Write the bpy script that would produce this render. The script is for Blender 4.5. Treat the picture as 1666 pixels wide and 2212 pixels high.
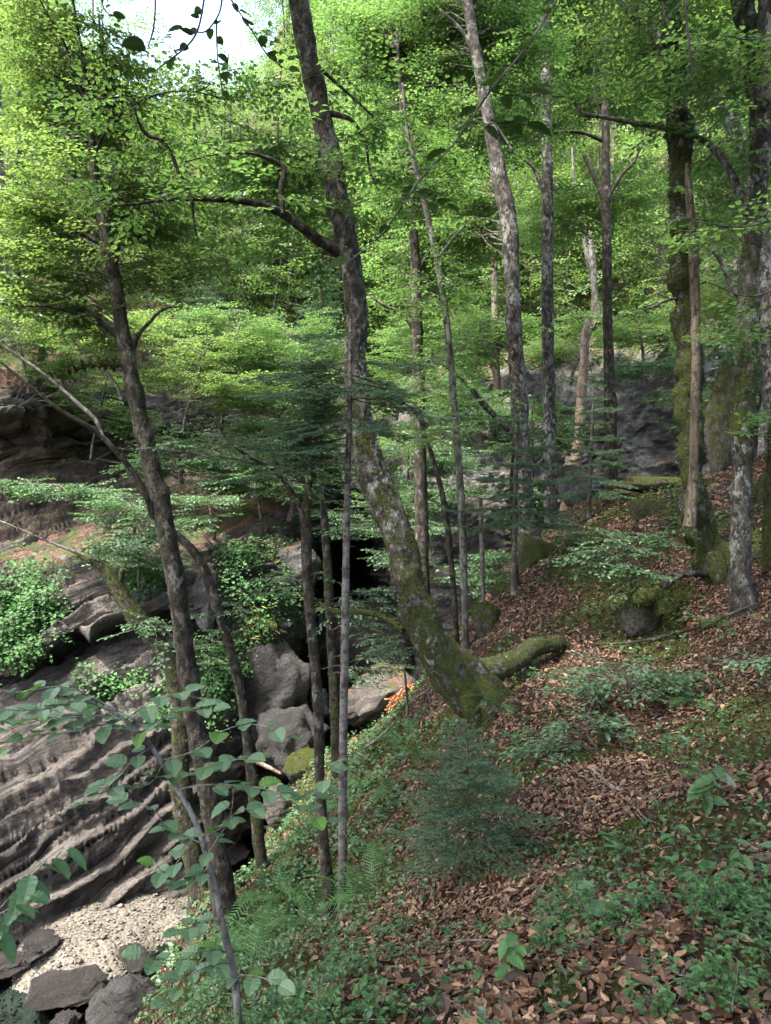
import bpy, math
import numpy as np

# ------------------------------------------------------------------ scene, camera, light
for o in list(bpy.data.objects):
    bpy.data.objects.remove(o)
S = bpy.context.scene
COL = S.collection
R = np.random.default_rng(11)
F = 1580.0                                   # focal length in units of the 1666x2212 reading of the photo


def P(px, py, Y):
    """reading of the photo + distance in metres -> world point (camera at the origin, looking along +Y)"""
    return np.array([(px - 833.0) / F * Y, Y, (1106.0 - py) / F * Y])


cam = bpy.data.cameras.new('camera')
cam.sensor_fit = 'VERTICAL'
cam.sensor_height = 24.0
cam.sensor_width = 18.07
cam.lens = 12.0 / (1106.0 / F)
cam.clip_start = 0.05
cam.clip_end = 2000
camo = bpy.data.objects.new('camera', cam)
camo.rotation_euler = (math.radians(90), 0, 0)
COL.objects.link(camo)
S.camera = camo

SUN_EL, SUN_AZ = math.radians(60), math.radians(-128)     # azimuth from +Y, clockwise seen from above
W = bpy.data.worlds.new('World')
S.world = W
W.use_nodes = True
nt = W.node_tree
bg = nt.nodes['Background']
sky = nt.nodes.new('ShaderNodeTexSky')
sky.sky_type = 'NISHITA'
sky.sun_disc = False
sky.sun_elevation = SUN_EL
sky.sun_rotation = SUN_AZ
sky.air_density = 1.0
sky.dust_density = 5.0
sky.ozone_density = 0.6
nt.links.new(sky.outputs[0], bg.inputs[0])
bg.inputs[1].default_value = 0.15
sl = bpy.data.lights.new('sun', 'SUN')
sl.energy = 2.5
sl.angle = math.radians(4)
sl.color = (1.0, 0.95, 0.86)
so = bpy.data.objects.new('sun', sl)
COL.objects.link(so)
sd = np.array([math.sin(SUN_AZ) * math.cos(SUN_EL), math.cos(SUN_AZ) * math.cos(SUN_EL), math.sin(SUN_EL)])
from mathutils import Vector
so.rotation_euler = Vector(sd).to_track_quat('Z', 'Y').to_euler()
S.view_settings.view_transform = 'Standard'
S.view_settings.look = 'None'
S.view_settings.exposure = 2.9
S.view_settings.gamma = 1.0
S.cycles.max_bounces = 7
S.cycles.diffuse_bounces = 4
S.cycles.glossy_bounces = 2
S.cycles.transmission_bounces = 4
S.cycles.transparent_max_bounces = 6
S.cycles.caustics_reflective = False
S.cycles.caustics_refractive = False
S.cycles.sample_clamp_indirect = 6.0
S.cycles.use_denoising = True


# ------------------------------------------------------------------ numpy helpers
def hsh(ix, iy, iz, seed):
    h = (ix.astype(np.uint32) * np.uint32(374761393) + iy.astype(np.uint32) * np.uint32(668265263)
         + iz.astype(np.uint32) * np.uint32(2147483647 ^ 1274126177) + np.uint32((seed * 974634777) & 0xffffffff))
    h = (h ^ (h >> np.uint32(13))) * np.uint32(1274126177)
    h = h ^ (h >> np.uint32(16))
    h = (h * np.uint32(2246822519)) ^ (h >> np.uint32(11))
    return (h & np.uint32(0xffffff)).astype(np.float64) / float(0xffffff)


def vnoise(p, seed=0):
    i = np.floor(p).astype(np.int64)
    f = p - i
    u = f * f * f * (f * (f * 6 - 15) + 10)
    r = 0
    for dx in (0, 1):
        wx = u[:, 0] if dx else 1 - u[:, 0]
        for dy in (0, 1):
            wy = u[:, 1] if dy else 1 - u[:, 1]
            for dz in (0, 1):
                wz = u[:, 2] if dz else 1 - u[:, 2]
                r = r + wx * wy * wz * hsh(i[:, 0] + dx, i[:, 1] + dy, i[:, 2] + dz, seed)
    return r * 2 - 1


def fbm(p, octv=4, seed=0, gain=0.5):
    a, s, r = 1.0, 1.0, 0.0
    for k in range(octv):
        r = r + a * vnoise(p * s + 17.3 * k, seed + k)
        a *= gain
        s *= 2.03
    return r


def sstep(a, b, x):
    t = np.clip((x - a) / (b - a), 0, 1)
    return t * t * (3 - 2 * t)


def unit(v):
    return v / np.maximum(np.linalg.norm(v, axis=-1, keepdims=True), 1e-9)


def catmull(pts, n):
    """pts (k,d) -> n points on a centripetal-like smooth curve through them"""
    pts = np.asarray(pts, float)
    k = len(pts)
    if k == 2:
        t = np.linspace(0, 1, n)[:, None]
        return pts[0] * (1 - t) + pts[1] * t
    d = np.linalg.norm(np.diff(pts[:, :3], axis=0), axis=1)
    s = np.concatenate([[0], np.cumsum(np.maximum(d, 1e-6))])
    m = np.zeros_like(pts)
    sl_ = np.diff(pts, axis=0) / np.diff(s)[:, None]
    m[0], m[-1] = sl_[0], sl_[-1]
    h = np.diff(s)[:, None]
    m[1:-1] = (sl_[:-1] * h[1:] + sl_[1:] * h[:-1]) / (h[1:] + h[:-1])
    t = np.linspace(0, s[-1], n)
    j = np.clip(np.searchsorted(s, t, side='right') - 1, 0, k - 2)
    hh = (s[j + 1] - s[j])
    u = ((t - s[j]) / hh)[:, None]
    hh = hh[:, None]
    return ((2 * u**3 - 3 * u**2 + 1) * pts[j] + (u**3 - 2 * u**2 + u) * hh * m[j]
            + (-2 * u**3 + 3 * u**2) * pts[j + 1] + (u**3 - u**2) * hh * m[j + 1])


# ------------------------------------------------------------------ mesh building
class MB:
    """collects vertices, quads/tris, a material index per face and one float attribute per vertex"""

    def __init__(s):
        s.v, s.q, s.t, s.qm, s.tm, s.a, s.n = [], [], [], [], [], [], 0

    def add(s, v, q=None, t=None, mat=0, attr=0.0):
        v = np.asarray(v, float).reshape(-1, 3)
        if q is not None and len(q):
            q = np.asarray(q, np.int64).reshape(-1, 4) + s.n
            s.q.append(q)
            s.qm.append(np.full(len(q), mat))
        if t is not None and len(t):
            t = np.asarray(t, np.int64).reshape(-1, 3) + s.n
            s.t.append(t)
            s.tm.append(np.full(len(t), mat))
        s.v.append(v)
        s.a.append(np.broadcast_to(np.asarray(attr, float), (len(v),)))
        s.n += len(v)

    def mesh(s, name, mats, origin=(0, 0, 0), smooth=False):
        me = bpy.data.meshes.new(name)
        v = np.concatenate(s.v) - np.asarray(origin)
        q = np.concatenate(s.q) if s.q else np.zeros((0, 4), np.int64)
        t = np.concatenate(s.t) if s.t else np.zeros((0, 3), np.int64)
        mi = np.concatenate([x for x in (s.qm + s.tm)])
        me.vertices.add(len(v))
        me.vertices.foreach_set('co', v.astype(np.float32).ravel())
        li = np.concatenate([q.ravel(), t.ravel()]).astype(np.int32)
        me.loops.add(len(li))
        me.loops.foreach_set('vertex_index', li)
        me.polygons.add(len(q) + len(t))
        ls = np.concatenate([np.arange(len(q)) * 4, len(q) * 4 + np.arange(len(t)) * 3]).astype(np.int32)
        me.polygons.foreach_set('loop_start', ls)
        me.polygons.foreach_set('material_index', mi.astype(np.int32))
        me.polygons.foreach_set('use_smooth', np.full(len(ls), smooth, dtype=bool))
        at = me.attributes.new('moss', 'FLOAT', 'POINT')
        at.data.foreach_set('value', np.concatenate(s.a).astype(np.float32))
        for m in mats:
            me.materials.append(m)
        me.update(calc_edges=True)
        return me

    def build(s, name, mats, parent=None, origin=(0, 0, 0), smooth=False):
        o = bpy.data.objects.new(name, s.mesh(name, mats, origin, smooth))
        COL.objects.link(o)
        if parent is not None:
            o.parent = parent
        else:
            o.location = origin
        return o


def tag(o, label, cat, group=None):
    o['label'] = label
    o['category'] = cat
    if group:
        o['group'] = group
    return o


def thing(name, label, cat, loc, group=None):
    o = bpy.data.objects.new(name, None)
    o.empty_display_size = 0.2
    COL.objects.link(o)
    o.location = loc
    return tag(o, label, cat, group)


def copy_tree(o, parent=None):
    c = o.copy()
    COL.objects.link(c)
    if parent is not None:
        c.parent = parent
    for ch in list(o.children):
        copy_tree(ch, c)
    return c


def tube(mb, pts, rad, n=8, step=0.08, lump=0.1, lf=5.0, moss=None, mat=0, seed=1, cap=True):
    """a smooth, slightly lumpy tapering tube; moss = values per control point"""
    pts = np.asarray(pts, float)
    rad = np.asarray(rad, float)
    moss = np.zeros(len(pts)) if moss is None else np.asarray(moss, float)
    L = np.linalg.norm(np.diff(pts, axis=0), axis=1).sum()
    k = max(3, int(L / step))
    c = catmull(np.column_stack([pts, rad, moss]), k)
    p, r, mo = c[:, :3], np.maximum(c[:, 3], 0.0012), c[:, 4]
    tg = unit(np.gradient(p, axis=0))
    ref = np.array([0.0, 1.0, 0.0]) if abs(tg[0] @ np.array([0, 1.0, 0])) < 0.9 else np.array([1.0, 0, 0])
    a = np.zeros_like(p)
    x = ref - tg[0] * (ref @ tg[0])
    for j in range(k):
        x = x - tg[j] * (x @ tg[j])
        x = x / np.linalg.norm(x)
        a[j] = x
    b = np.cross(tg, a)
    th = np.arange(n) / n * 2 * math.pi
    dirs = a[:, None, :] * np.cos(th)[None, :, None] + b[:, None, :] * np.sin(th)[None, :, None]
    v = p[:, None, :] + dirs * r[:, None, None]
    if lump:
        nz = fbm(v.reshape(-1, 3) * lf, 3, seed).reshape(k, n)
        v = p[:, None, :] + dirs * (r[:, None] * (1 + lump * nz + 0.35 * lump * mo[:, None] * nz))[..., None]
    j, i = np.meshgrid(np.arange(k - 1), np.arange(n), indexing='ij')
    i2 = (i + 1) % n
    q = np.stack([j * n + i, j * n + i2, (j + 1) * n + i2, (j + 1) * n + i], -1).reshape(-1, 4)
    vv = v.reshape(-1, 3)
    t = None
    if cap:
        vv = np.vstack([vv, p[-1] + tg[-1] * r[-1] * 0.6])
        i = np.arange(n)
        t = np.stack([(k - 1) * n + i, (k - 1) * n + (i + 1) % n, np.full(n, k * n)], -1)
        ma = np.append(np.repeat(mo, n), mo[-1])
    else:
        ma = np.repeat(mo, n)
    mb.add(vv, q, t, mat, ma)
    return vv[:k * n], dirs.reshape(-1, 3), ma[:k * n]


# ------------------------------------------------------------------ materials
def mat(name):
    m = bpy.data.materials.new(name)
    m.use_nodes = True
    t = m.node_tree
    for n in list(t.nodes):
        t.nodes.remove(n)
    out = t.nodes.new('ShaderNodeOutputMaterial')
    return m, t, out


class NT:
    def __init__(s, t):
        s.t = t

    def n(s, typ, **kw):
        x = s.t.nodes.new(typ)
        for k, v in kw.items():
            setattr(x, k, v)
        return x

    def l(s, a, b):
        s.t.links.new(a, b)

    def coord(s, which='Object', scale=(1, 1, 1)):
        c = s.n('ShaderNodeTexCoord')
        m = s.n('ShaderNodeMapping')
        m.inputs['Scale'].default_value = scale
        s.l(c.outputs[which], m.inputs[0])
        return m.outputs[0]

    def noise(s, vec, scale, detail=4, rough=0.55, dist=0.0):
        x = s.n('ShaderNodeTexNoise')
        x.inputs['Scale'].default_value = scale
        x.inputs['Detail'].default_value = detail
        x.inputs['Roughness'].default_value = rough
        x.inputs['Distortion'].default_value = dist
        if vec is not None:
            s.l(vec, x.inputs['Vector'])
        return x.outputs['Fac']

    def ramp(s, fac, stops, interp='LINEAR'):
        x = s.n('ShaderNodeValToRGB')
        e = x.color_ramp.elements
        x.color_ramp.interpolation = interp
        while len(e) < len(stops):
            e.new(0.5)
        for k, (p, c) in enumerate(stops):
            e[k].position = p
            e[k].color = (c[0], c[1], c[2], 1) if hasattr(c, '__len__') else (c, c, c, 1)
        s.l(fac, x.inputs[0])
        return x.outputs[0]

    def mix(s, fac, a, b, typ='MIX'):
        x = s.n('ShaderNodeMix', data_type='RGBA', blend_type=typ)
        for sock, val in ((x.inputs[0], fac), (x.inputs[6], a), (x.inputs[7], b)):
            if hasattr(val, 'is_linked'):
                s.l(val, sock)
            elif hasattr(val, '__len__'):
                sock.default_value = (*val, 1)
            else:
                sock.default_value = val
        return x.outputs[2]

    def math(s, op, a, b=0.0, clamp=False):
        x = s.n('ShaderNodeMath', operation=op, use_clamp=clamp)
        for k, val in enumerate((a, b)):
            if hasattr(val, 'is_linked'):
                s.l(val, x.inputs[k])
            else:
                x.inputs[k].default_value = val
        return x.outputs[0]

    def attr(s, name='moss'):
        x = s.n('ShaderNodeAttribute', attribute_name=name)
        return x.outputs['Fac']

    def bump(s, h, strength=0.5, dist=0.02, normal=None):
        x = s.n('ShaderNodeBump')
        x.inputs['Strength'].default_value = strength
        x.inputs['Distance'].default_value = dist
        s.l(h, x.inputs['Height'])
        if normal is not None:
            s.l(normal, x.inputs['Normal'])
        return x.outputs[0]

    def pbr(s, col, rough=0.8, spec=0.3, normal=None):
        x = s.n('ShaderNodeBsdfPrincipled')
        if hasattr(col, 'is_linked'):
            s.l(col, x.inputs['Base Color'])
        else:
            x.inputs['Base Color'].default_value = (*col, 1)
        if hasattr(rough, 'is_linked'):
            s.l(rough, x.inputs['Roughness'])
        else:
            x.inputs['Roughness'].default_value = rough
        x.inputs['Specular IOR Level'].default_value = spec
        if normal is not None:
            s.l(normal, x.inputs['Normal'])
        return x.outputs[0]


MOSS_A, MOSS_B, MOSS_C = (0.010, 0.014, 0.004), (0.036, 0.045, 0.010), (0.082, 0.092, 0.021)


def moss_color(N, vec, sc=1.0):
    return N.ramp(N.noise(vec, 26 * sc, 5, 0.7), [(0.3, MOSS_A), (0.55, MOSS_B), (0.8, MOSS_C)])


def bark_mat(name, dark, mid, pale, pale_amt=0.5, moss_bias=0.0, zs=0.6):
    m, t, out = mat(name)
    N = NT(t)
    v = N.coord('Object', (1, 1, zs))
    base = N.ramp(N.noise(v, 9, 6, 0.62, 0.4), [(0.36, dark), (0.52, mid), (0.66, [0.5 * (a + b) for a, b in zip(mid, pale)])])
    patch = N.math('ADD', N.math('MULTIPLY', N.noise(v, 4.0, 7, 0.68, 0.2), 0.6), N.math('MULTIPLY', N.noise(v, 14.0, 5, 0.7, 0.2), 0.4))
    pf = N.ramp(patch, [(0.585 - 0.13 * pale_amt, 0.0), (0.62 - 0.13 * pale_amt, 1.0)])
    lich = N.ramp(N.noise(v, 60, 3, 0.6), [(0.3, [0.62 * c for c in pale]), (0.7, pale)])
    col = N.mix(pf, base, lich)
    blk = N.ramp(N.noise(N.coord('Object', (1.2, 1.2, 0.8)), 13, 6, 0.72), [(0.52, 0.0), (0.58, 0.85)])
    col = N.mix(blk, col, [c * 0.6 for c in dark])
    mv = N.coord('Object')
    mo = N.math('ADD', N.attr('moss'), moss_bias)
    mn = N.math('ADD', N.math('MULTIPLY', N.noise(mv, 7, 6, 0.7), 2.6), -1.95)
    mf = N.ramp(N.math('ADD', mo, mn), [(0.0, 0.0), (0.22, 1.0)])
    col = N.mix(mf, col, moss_color(N, mv))
    h = N.math('ADD', N.math('MULTIPLY', N.noise(v, 38, 5, 0.65), 0.6), N.math('MULTIPLY', N.noise(mv, 55, 3, 0.6), N.math('MULTIPLY', mf, 1.3)))
    bs = N.pbr(col, 0.9, 0.2, N.bump(h, 0.8, 0.03))
    N.l(bs, out.inputs[0])
    return m


def leaf_mat(name, c1, c2, tr, trans=0.42, rough=0.42, spec=0.45, extra=None, rib=False):
    m, t, out = mat(name)
    N = NT(t)
    g = N.n('ShaderNodeNewGeometry')
    rnd = g.outputs['Random Per Island']
    stops = [(0.0, c1), (1.0, c2)] if extra is None else [(0.0, c1), (0.88, c2), (0.93, extra), (1.0, extra)]
    col = N.ramp(rnd, stops)
    if rib:
        col = N.mix(N.ramp(N.attr('moss'), [(0.90, 0.0), (0.985, 0.3)]), col, [min(1, 2.2 * c) for c in c2])
    a = N.pbr(col, rough, spec)
    tb = N.n('ShaderNodeBsdfTranslucent')
    N.l(N.mix(1.0, col, tr, 'MULTIPLY'), tb.inputs[0])
    mx = N.n('ShaderNodeMixShader')
    mx.inputs[0].default_value = trans
    N.l(a, mx.inputs[1])
    N.l(tb.outputs[0], mx.inputs[2])
    N.l(mx.outputs[0], out.inputs[0])
    return m


M = {}
M['beech_bark'] = bark_mat('beech_bark', (0.013, 0.012, 0.010), (0.050, 0.045, 0.038), (0.20, 0.20, 0.185), 0.45, -0.02)
M['dark_bark'] = bark_mat('dark_bark', (0.009, 0.008, 0.006), (0.030, 0.025, 0.019), (0.125, 0.12, 0.10), 0.22, 0.0)
M['grey_bark'] = bark_mat('grey_bark', (0.03, 0.027, 0.023), (0.09, 0.083, 0.07), (0.20, 0.195, 0.18), 0.45, -0.05, 0.35)
M['pole_bark'] = bark_mat('pole_bark', (0.04, 0.035, 0.03), (0.095, 0.087, 0.078), (0.16, 0.155, 0.145), 0.4, -0.3, 2.0)
M['dead_wood'] = bark_mat('dead_wood', (0.030, 0.023, 0.017), (0.088, 0.070, 0.053), (0.165, 0.142, 0.115), 0.5, -0.4, 0.12)
M['pink_wood'] = bark_mat('pink_wood', (0.07, 0.048, 0.035), (0.17, 0.125, 0.095), (0.27, 0.22, 0.175), 0.5, -0.2, 0.3)
M['twig'] = bark_mat('twig', (0.03, 0.027, 0.022), (0.08, 0.07, 0.055), (0.18, 0.17, 0.15), 0.4, -0.3)
M['spruce_twig'] = bark_mat('spruce_twig', (0.03, 0.027, 0.013), (0.07, 0.065, 0.03), (0.12, 0.11, 0.05), 0.3, -0.4)
M['pale_twig'] = bark_mat('pale_twig', (0.06, 0.054, 0.046), (0.13, 0.122, 0.105), (0.21, 0.205, 0.185), 0.5, -0.4)

TRY = (1.75, 1.6, 0.5)
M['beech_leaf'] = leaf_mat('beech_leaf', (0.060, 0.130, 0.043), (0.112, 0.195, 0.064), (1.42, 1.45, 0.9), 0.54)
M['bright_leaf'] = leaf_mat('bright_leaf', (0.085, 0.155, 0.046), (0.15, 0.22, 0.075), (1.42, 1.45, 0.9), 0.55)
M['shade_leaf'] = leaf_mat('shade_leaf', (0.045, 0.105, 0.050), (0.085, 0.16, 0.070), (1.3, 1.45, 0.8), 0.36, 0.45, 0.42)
M['far_leaf'] = leaf_mat('far_leaf', (0.064, 0.125, 0.046), (0.135, 0.21, 0.075), (1.42, 1.45, 0.9), 0.45)
M['hazel_leaf'] = leaf_mat('hazel_leaf', (0.065, 0.125, 0.062), (0.10, 0.165, 0.084), (1.4, 1.6, 0.6), 0.28, 0.5, 0.5, (0.08, 0.17, 0.03), True)
M['bilberry_leaf'] = leaf_mat('bilberry_leaf', (0.036, 0.095, 0.032), (0.068, 0.15, 0.048), (1.4, 1.5, 0.6), 0.28, 0.6, 0.25)
M['ivy_leaf'] = leaf_mat('ivy_leaf', (0.020, 0.052, 0.017), (0.052, 0.105, 0.034), (1.4, 1.5, 0.6), 0.2, 0.5, 0.35, (0.07, 0.115, 0.08))
M['fern_leaf'] = leaf_mat('fern_leaf', (0.035, 0.092, 0.028), (0.06, 0.135, 0.04), (1.4, 1.5, 0.6), 0.3, 0.55, 0.3)
M['needle'] = leaf_mat('needle', (0.034, 0.075, 0.042), (0.07, 0.125, 0.066), (1.3, 1.4, 0.8), 0.25, 0.5, 0.4)
M['dry_grass'] = leaf_mat('dry_grass', (0.16, 0.17, 0.045), (0.30, 0.25, 0.10), (1.2, 1.2, 0.7), 0.35, 0.6, 0.2)
M['moss_fuzz'] = leaf_mat('moss_fuzz', MOSS_A, MOSS_C, (1.3, 1.3, 0.6), 0.2, 0.8, 0.1)


def litter_mat():
    m, t, out = mat('litter_leaf')
    N = NT(t)
    g = N.n('ShaderNodeNewGeometry')
    col = N.ramp(g.outputs['Random Per Island'], [(0.0, (0.022, 0.012, 0.007)), (0.4, (0.070, 0.035, 0.018)), (0.75, (0.132, 0.070, 0.036)), (1.0, (0.25, 0.165, 0.095))])
    v = N.coord('Object')
    col = N.mix(N.ramp(N.noise(v, 90, 3), [(0.4, 0.0), (0.75, 0.55)]), col, (0.06, 0.03, 0.02))
    a = N.pbr(col, 0.55, 0.4)
    N.l(a, out.inputs[0])
    return m


M['litter'] = litter_mat()


def ground_mat():
    m, t, out = mat('forest_soil')
    N = NT(t)
    v = N.coord('Object')
    soil = N.ramp(N.noise(v, 22, 8, 0.7), [(0.3, (0.010, 0.007, 0.005)), (0.5, (0.035, 0.021, 0.015)), (0.72, (0.10, 0.06, 0.042))])
    mo = N.math('ADD', N.attr('moss'), N.math('ADD', N.math('MULTIPLY', N.noise(v, 5, 5, 0.65), 1.8), -1.4))
    mf = N.ramp(mo, [(0.0, 0.0), (0.25, 1.0)])
    mc = N.ramp(N.noise(v, 30, 6, 0.72), [(0.3, (0.014, 0.017, 0.005)), (0.55, (0.045, 0.052, 0.012)), (0.78, (0.09, 0.10, 0.02))])
    col = N.mix(mf, soil, mc)
    bs = N.pbr(col, 0.95, 0.15, N.bump(N.noise(v, 35, 8, 0.7), 1.0, 0.06))
    N.l(bs, out.inputs[0])
    return m


M['ground'] = ground_mat()


def rock_mat(name, cols, strata=True, wet=False, litter=True):
    m, t, out = mat(name)
    N = NT(t)
    v = N.coord('Object')
    big = N.noise(v, 0.9, 6, 0.65, 0.6)
    col = N.ramp(big, [(0.32, cols[0]), (0.5, cols[1]), (0.68, cols[2])])
    fine = N.noise(v, 14, 8, 0.72)
    col = N.mix(N.ramp(fine, [(0.38, 0.75), (0.62, 0.0)]), col, [c * 0.38 for c in cols[0]])
    spots = N.ramp(N.noise(v, 32, 5, 0.7), [(0.60, 0.0), (0.68, 0.65)])
    col = N.mix(spots, col, cols[3])
    # bedding lines
    wv = N.n('ShaderNodeTexNoise')
    wv.inputs['Scale'].default_value = 0.7
    N.l(v, wv.inputs['Vector'])
    dw = N.n('ShaderNodeVectorMath', operation='MULTIPLY_ADD')
    N.l(wv.outputs['Color'], dw.inputs[0])
    dw.inputs[1].default_value = (0.7, 0.7, 0.7)
    N.l(v, dw.inputs[2])
    dp = N.n('ShaderNodeVectorMath', operation='DOT_PRODUCT')
    N.l(dw.outputs[0], dp.inputs[0])
    dp.inputs[1].default_value = (-0.50, 0.25, 0.86) if strata else (-0.25, 0.2, 0.3)
    vs = N.n('ShaderNodeVectorMath', operation='SCALE')
    N.l(v, vs.inputs[0])
    vs.inputs['Scale'].default_value = 0.22 if strata else 0.6
    cx = N.n('ShaderNodeVectorMath', operation='ADD')
    N.l(vs.outputs[0], cx.inputs[0])
    cb = N.n('ShaderNodeCombineXYZ')
    N.l(N.math('MULTIPLY', dp.outputs['Value'], 2.6), cb.inputs[2])
    N.l(cb.outputs[0], cx.inputs[1])
    st = N.noise(cx.outputs[0], 1.9, 9, 0.68, 0.15)
    s2 = N.noise(cx.outputs[0], 0.9, 4, 0.6, 0.1)
    col = N.mix(N.ramp(s2, [(0.40, 0.55), (0.50, 0.0), (0.60, 0.0), (0.70, 0.35)]), col, N.ramp(s2, [(0.45, [c * 0.5 for c in cols[0]]), (0.55, cols[3])]))
    col = N.mix(N.ramp(st, [(0.40, 0.95 if strata else 0.4), (0.48, 0.0)]), col, (0.013, 0.011, 0.010))
    # soil, leaf litter and moss lying on the flatter parts
    g = N.n('ShaderNodeNewGeometry')
    sx = N.n('ShaderNodeSeparateXYZ')
    N.l(g.outputs['Normal'], sx.inputs[0])
    flat = N.math('ADD', N.math('MULTIPLY', sx.outputs[2], 1.0), N.math('ADD', N.math('MULTIPLY', N.noise(v, 2.6, 6, 0.7), 1.1), N.math('MULTIPLY', N.attr('moss'), 0.8)))
    lf = N.ramp(flat, [(1.22, 0.0), (1.36, 1.0)]) if litter else None
    if litter:
        x = N.math('SUBTRACT', flat, 0.62)
        lf = N.ramp(x, [(0.62, 0.0), (0.76, 1.0)])
        lcol = N.ramp(N.noise(v, 18, 7, 0.75), [(0.3, (0.02, 0.012, 0.008)), (0.5, (0.10, 0.055, 0.036)), (0.7, (0.26, 0.16, 0.11))])
        gm = N.ramp(N.noise(v, 1.7, 5, 0.6), [(0.48, 0.0), (0.56, 1.0)])
        lcol = N.mix(gm, lcol, N.ramp(N.noise(v, 30, 5, 0.7), [(0.3, (0.02, 0.028, 0.008)), (0.7, (0.09, 0.11, 0.025))]))
        col = N.mix(lf, col, lcol)
    h = N.math('ADD', N.math('MULTIPLY', st, 1.2), N.math('ADD', N.math('MULTIPLY', fine, 0.5), N.math('MULTIPLY', N.noise(v, 60, 5, 0.7), 0.15)))
    bs = N.pbr(col, 0.35 if wet else 0.75, 0.5 if wet else 0.35, N.bump(h, 1.0, 0.22))
    N.l(bs, out.inputs[0])
    return m


M['rock'] = rock_mat('gorge_rock', ((0.055, 0.048, 0.042), (0.120, 0.105, 0.092), (0.21, 0.187, 0.165), (0.34, 0.31, 0.28)))
M['grey_rock'] = rock_mat('grey_rock', ((0.075, 0.075, 0.073), (0.17, 0.17, 0.165), (0.29, 0.29, 0.28), (0.44, 0.44, 0.43)), strata=False)
M['earth'] = rock_mat('earth_wall', ((0.14, 0.105, 0.078), (0.27, 0.21, 0.16), (0.38, 0.31, 0.245), (0.42, 0.36, 0.30)), strata=False)
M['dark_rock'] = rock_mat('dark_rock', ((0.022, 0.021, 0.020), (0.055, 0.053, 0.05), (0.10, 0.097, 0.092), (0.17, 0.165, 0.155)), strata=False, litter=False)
M['wet_rock'] = rock_mat('wet_rock', ((0.015, 0.013, 0.012), (0.032, 0.028, 0.025), (0.06, 0.052, 0.045), (0.10, 0.09, 0.08)), wet=True, litter=False)


def mossrock_mat():
    m, t, out = mat('mossy_stone')
    N = NT(t)
    v = N.coord('Object')
    g = N.n('ShaderNodeNewGeometry')
    sx = N.n('ShaderNodeSeparateXYZ')
    N.l(g.outputs['Normal'], sx.inputs[0])
    f = N.math('ADD', N.math('MULTIPLY', sx.outputs[2], 0.45), N.math('MULTIPLY', N.noise(v, 7, 5, 0.65), 1.4))
    mf = N.ramp(f, [(0.62, 0.0), (0.86, 1.0)])
    rc = N.ramp(N.noise(v, 20, 7, 0.7), [(0.3, (0.02, 0.018, 0.014)), (0.7, (0.11, 0.10, 0.085))])
    col = N.mix(mf, rc, moss_color(N, v, 1.2))
    bs = N.pbr(col, 0.95, 0.15, N.bump(N.noise(v, 40, 7, 0.7), 1.0, 0.05))
    N.l(bs, out.inputs[0])
    return m


M['moss_rock'] = mossrock_mat()


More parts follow.
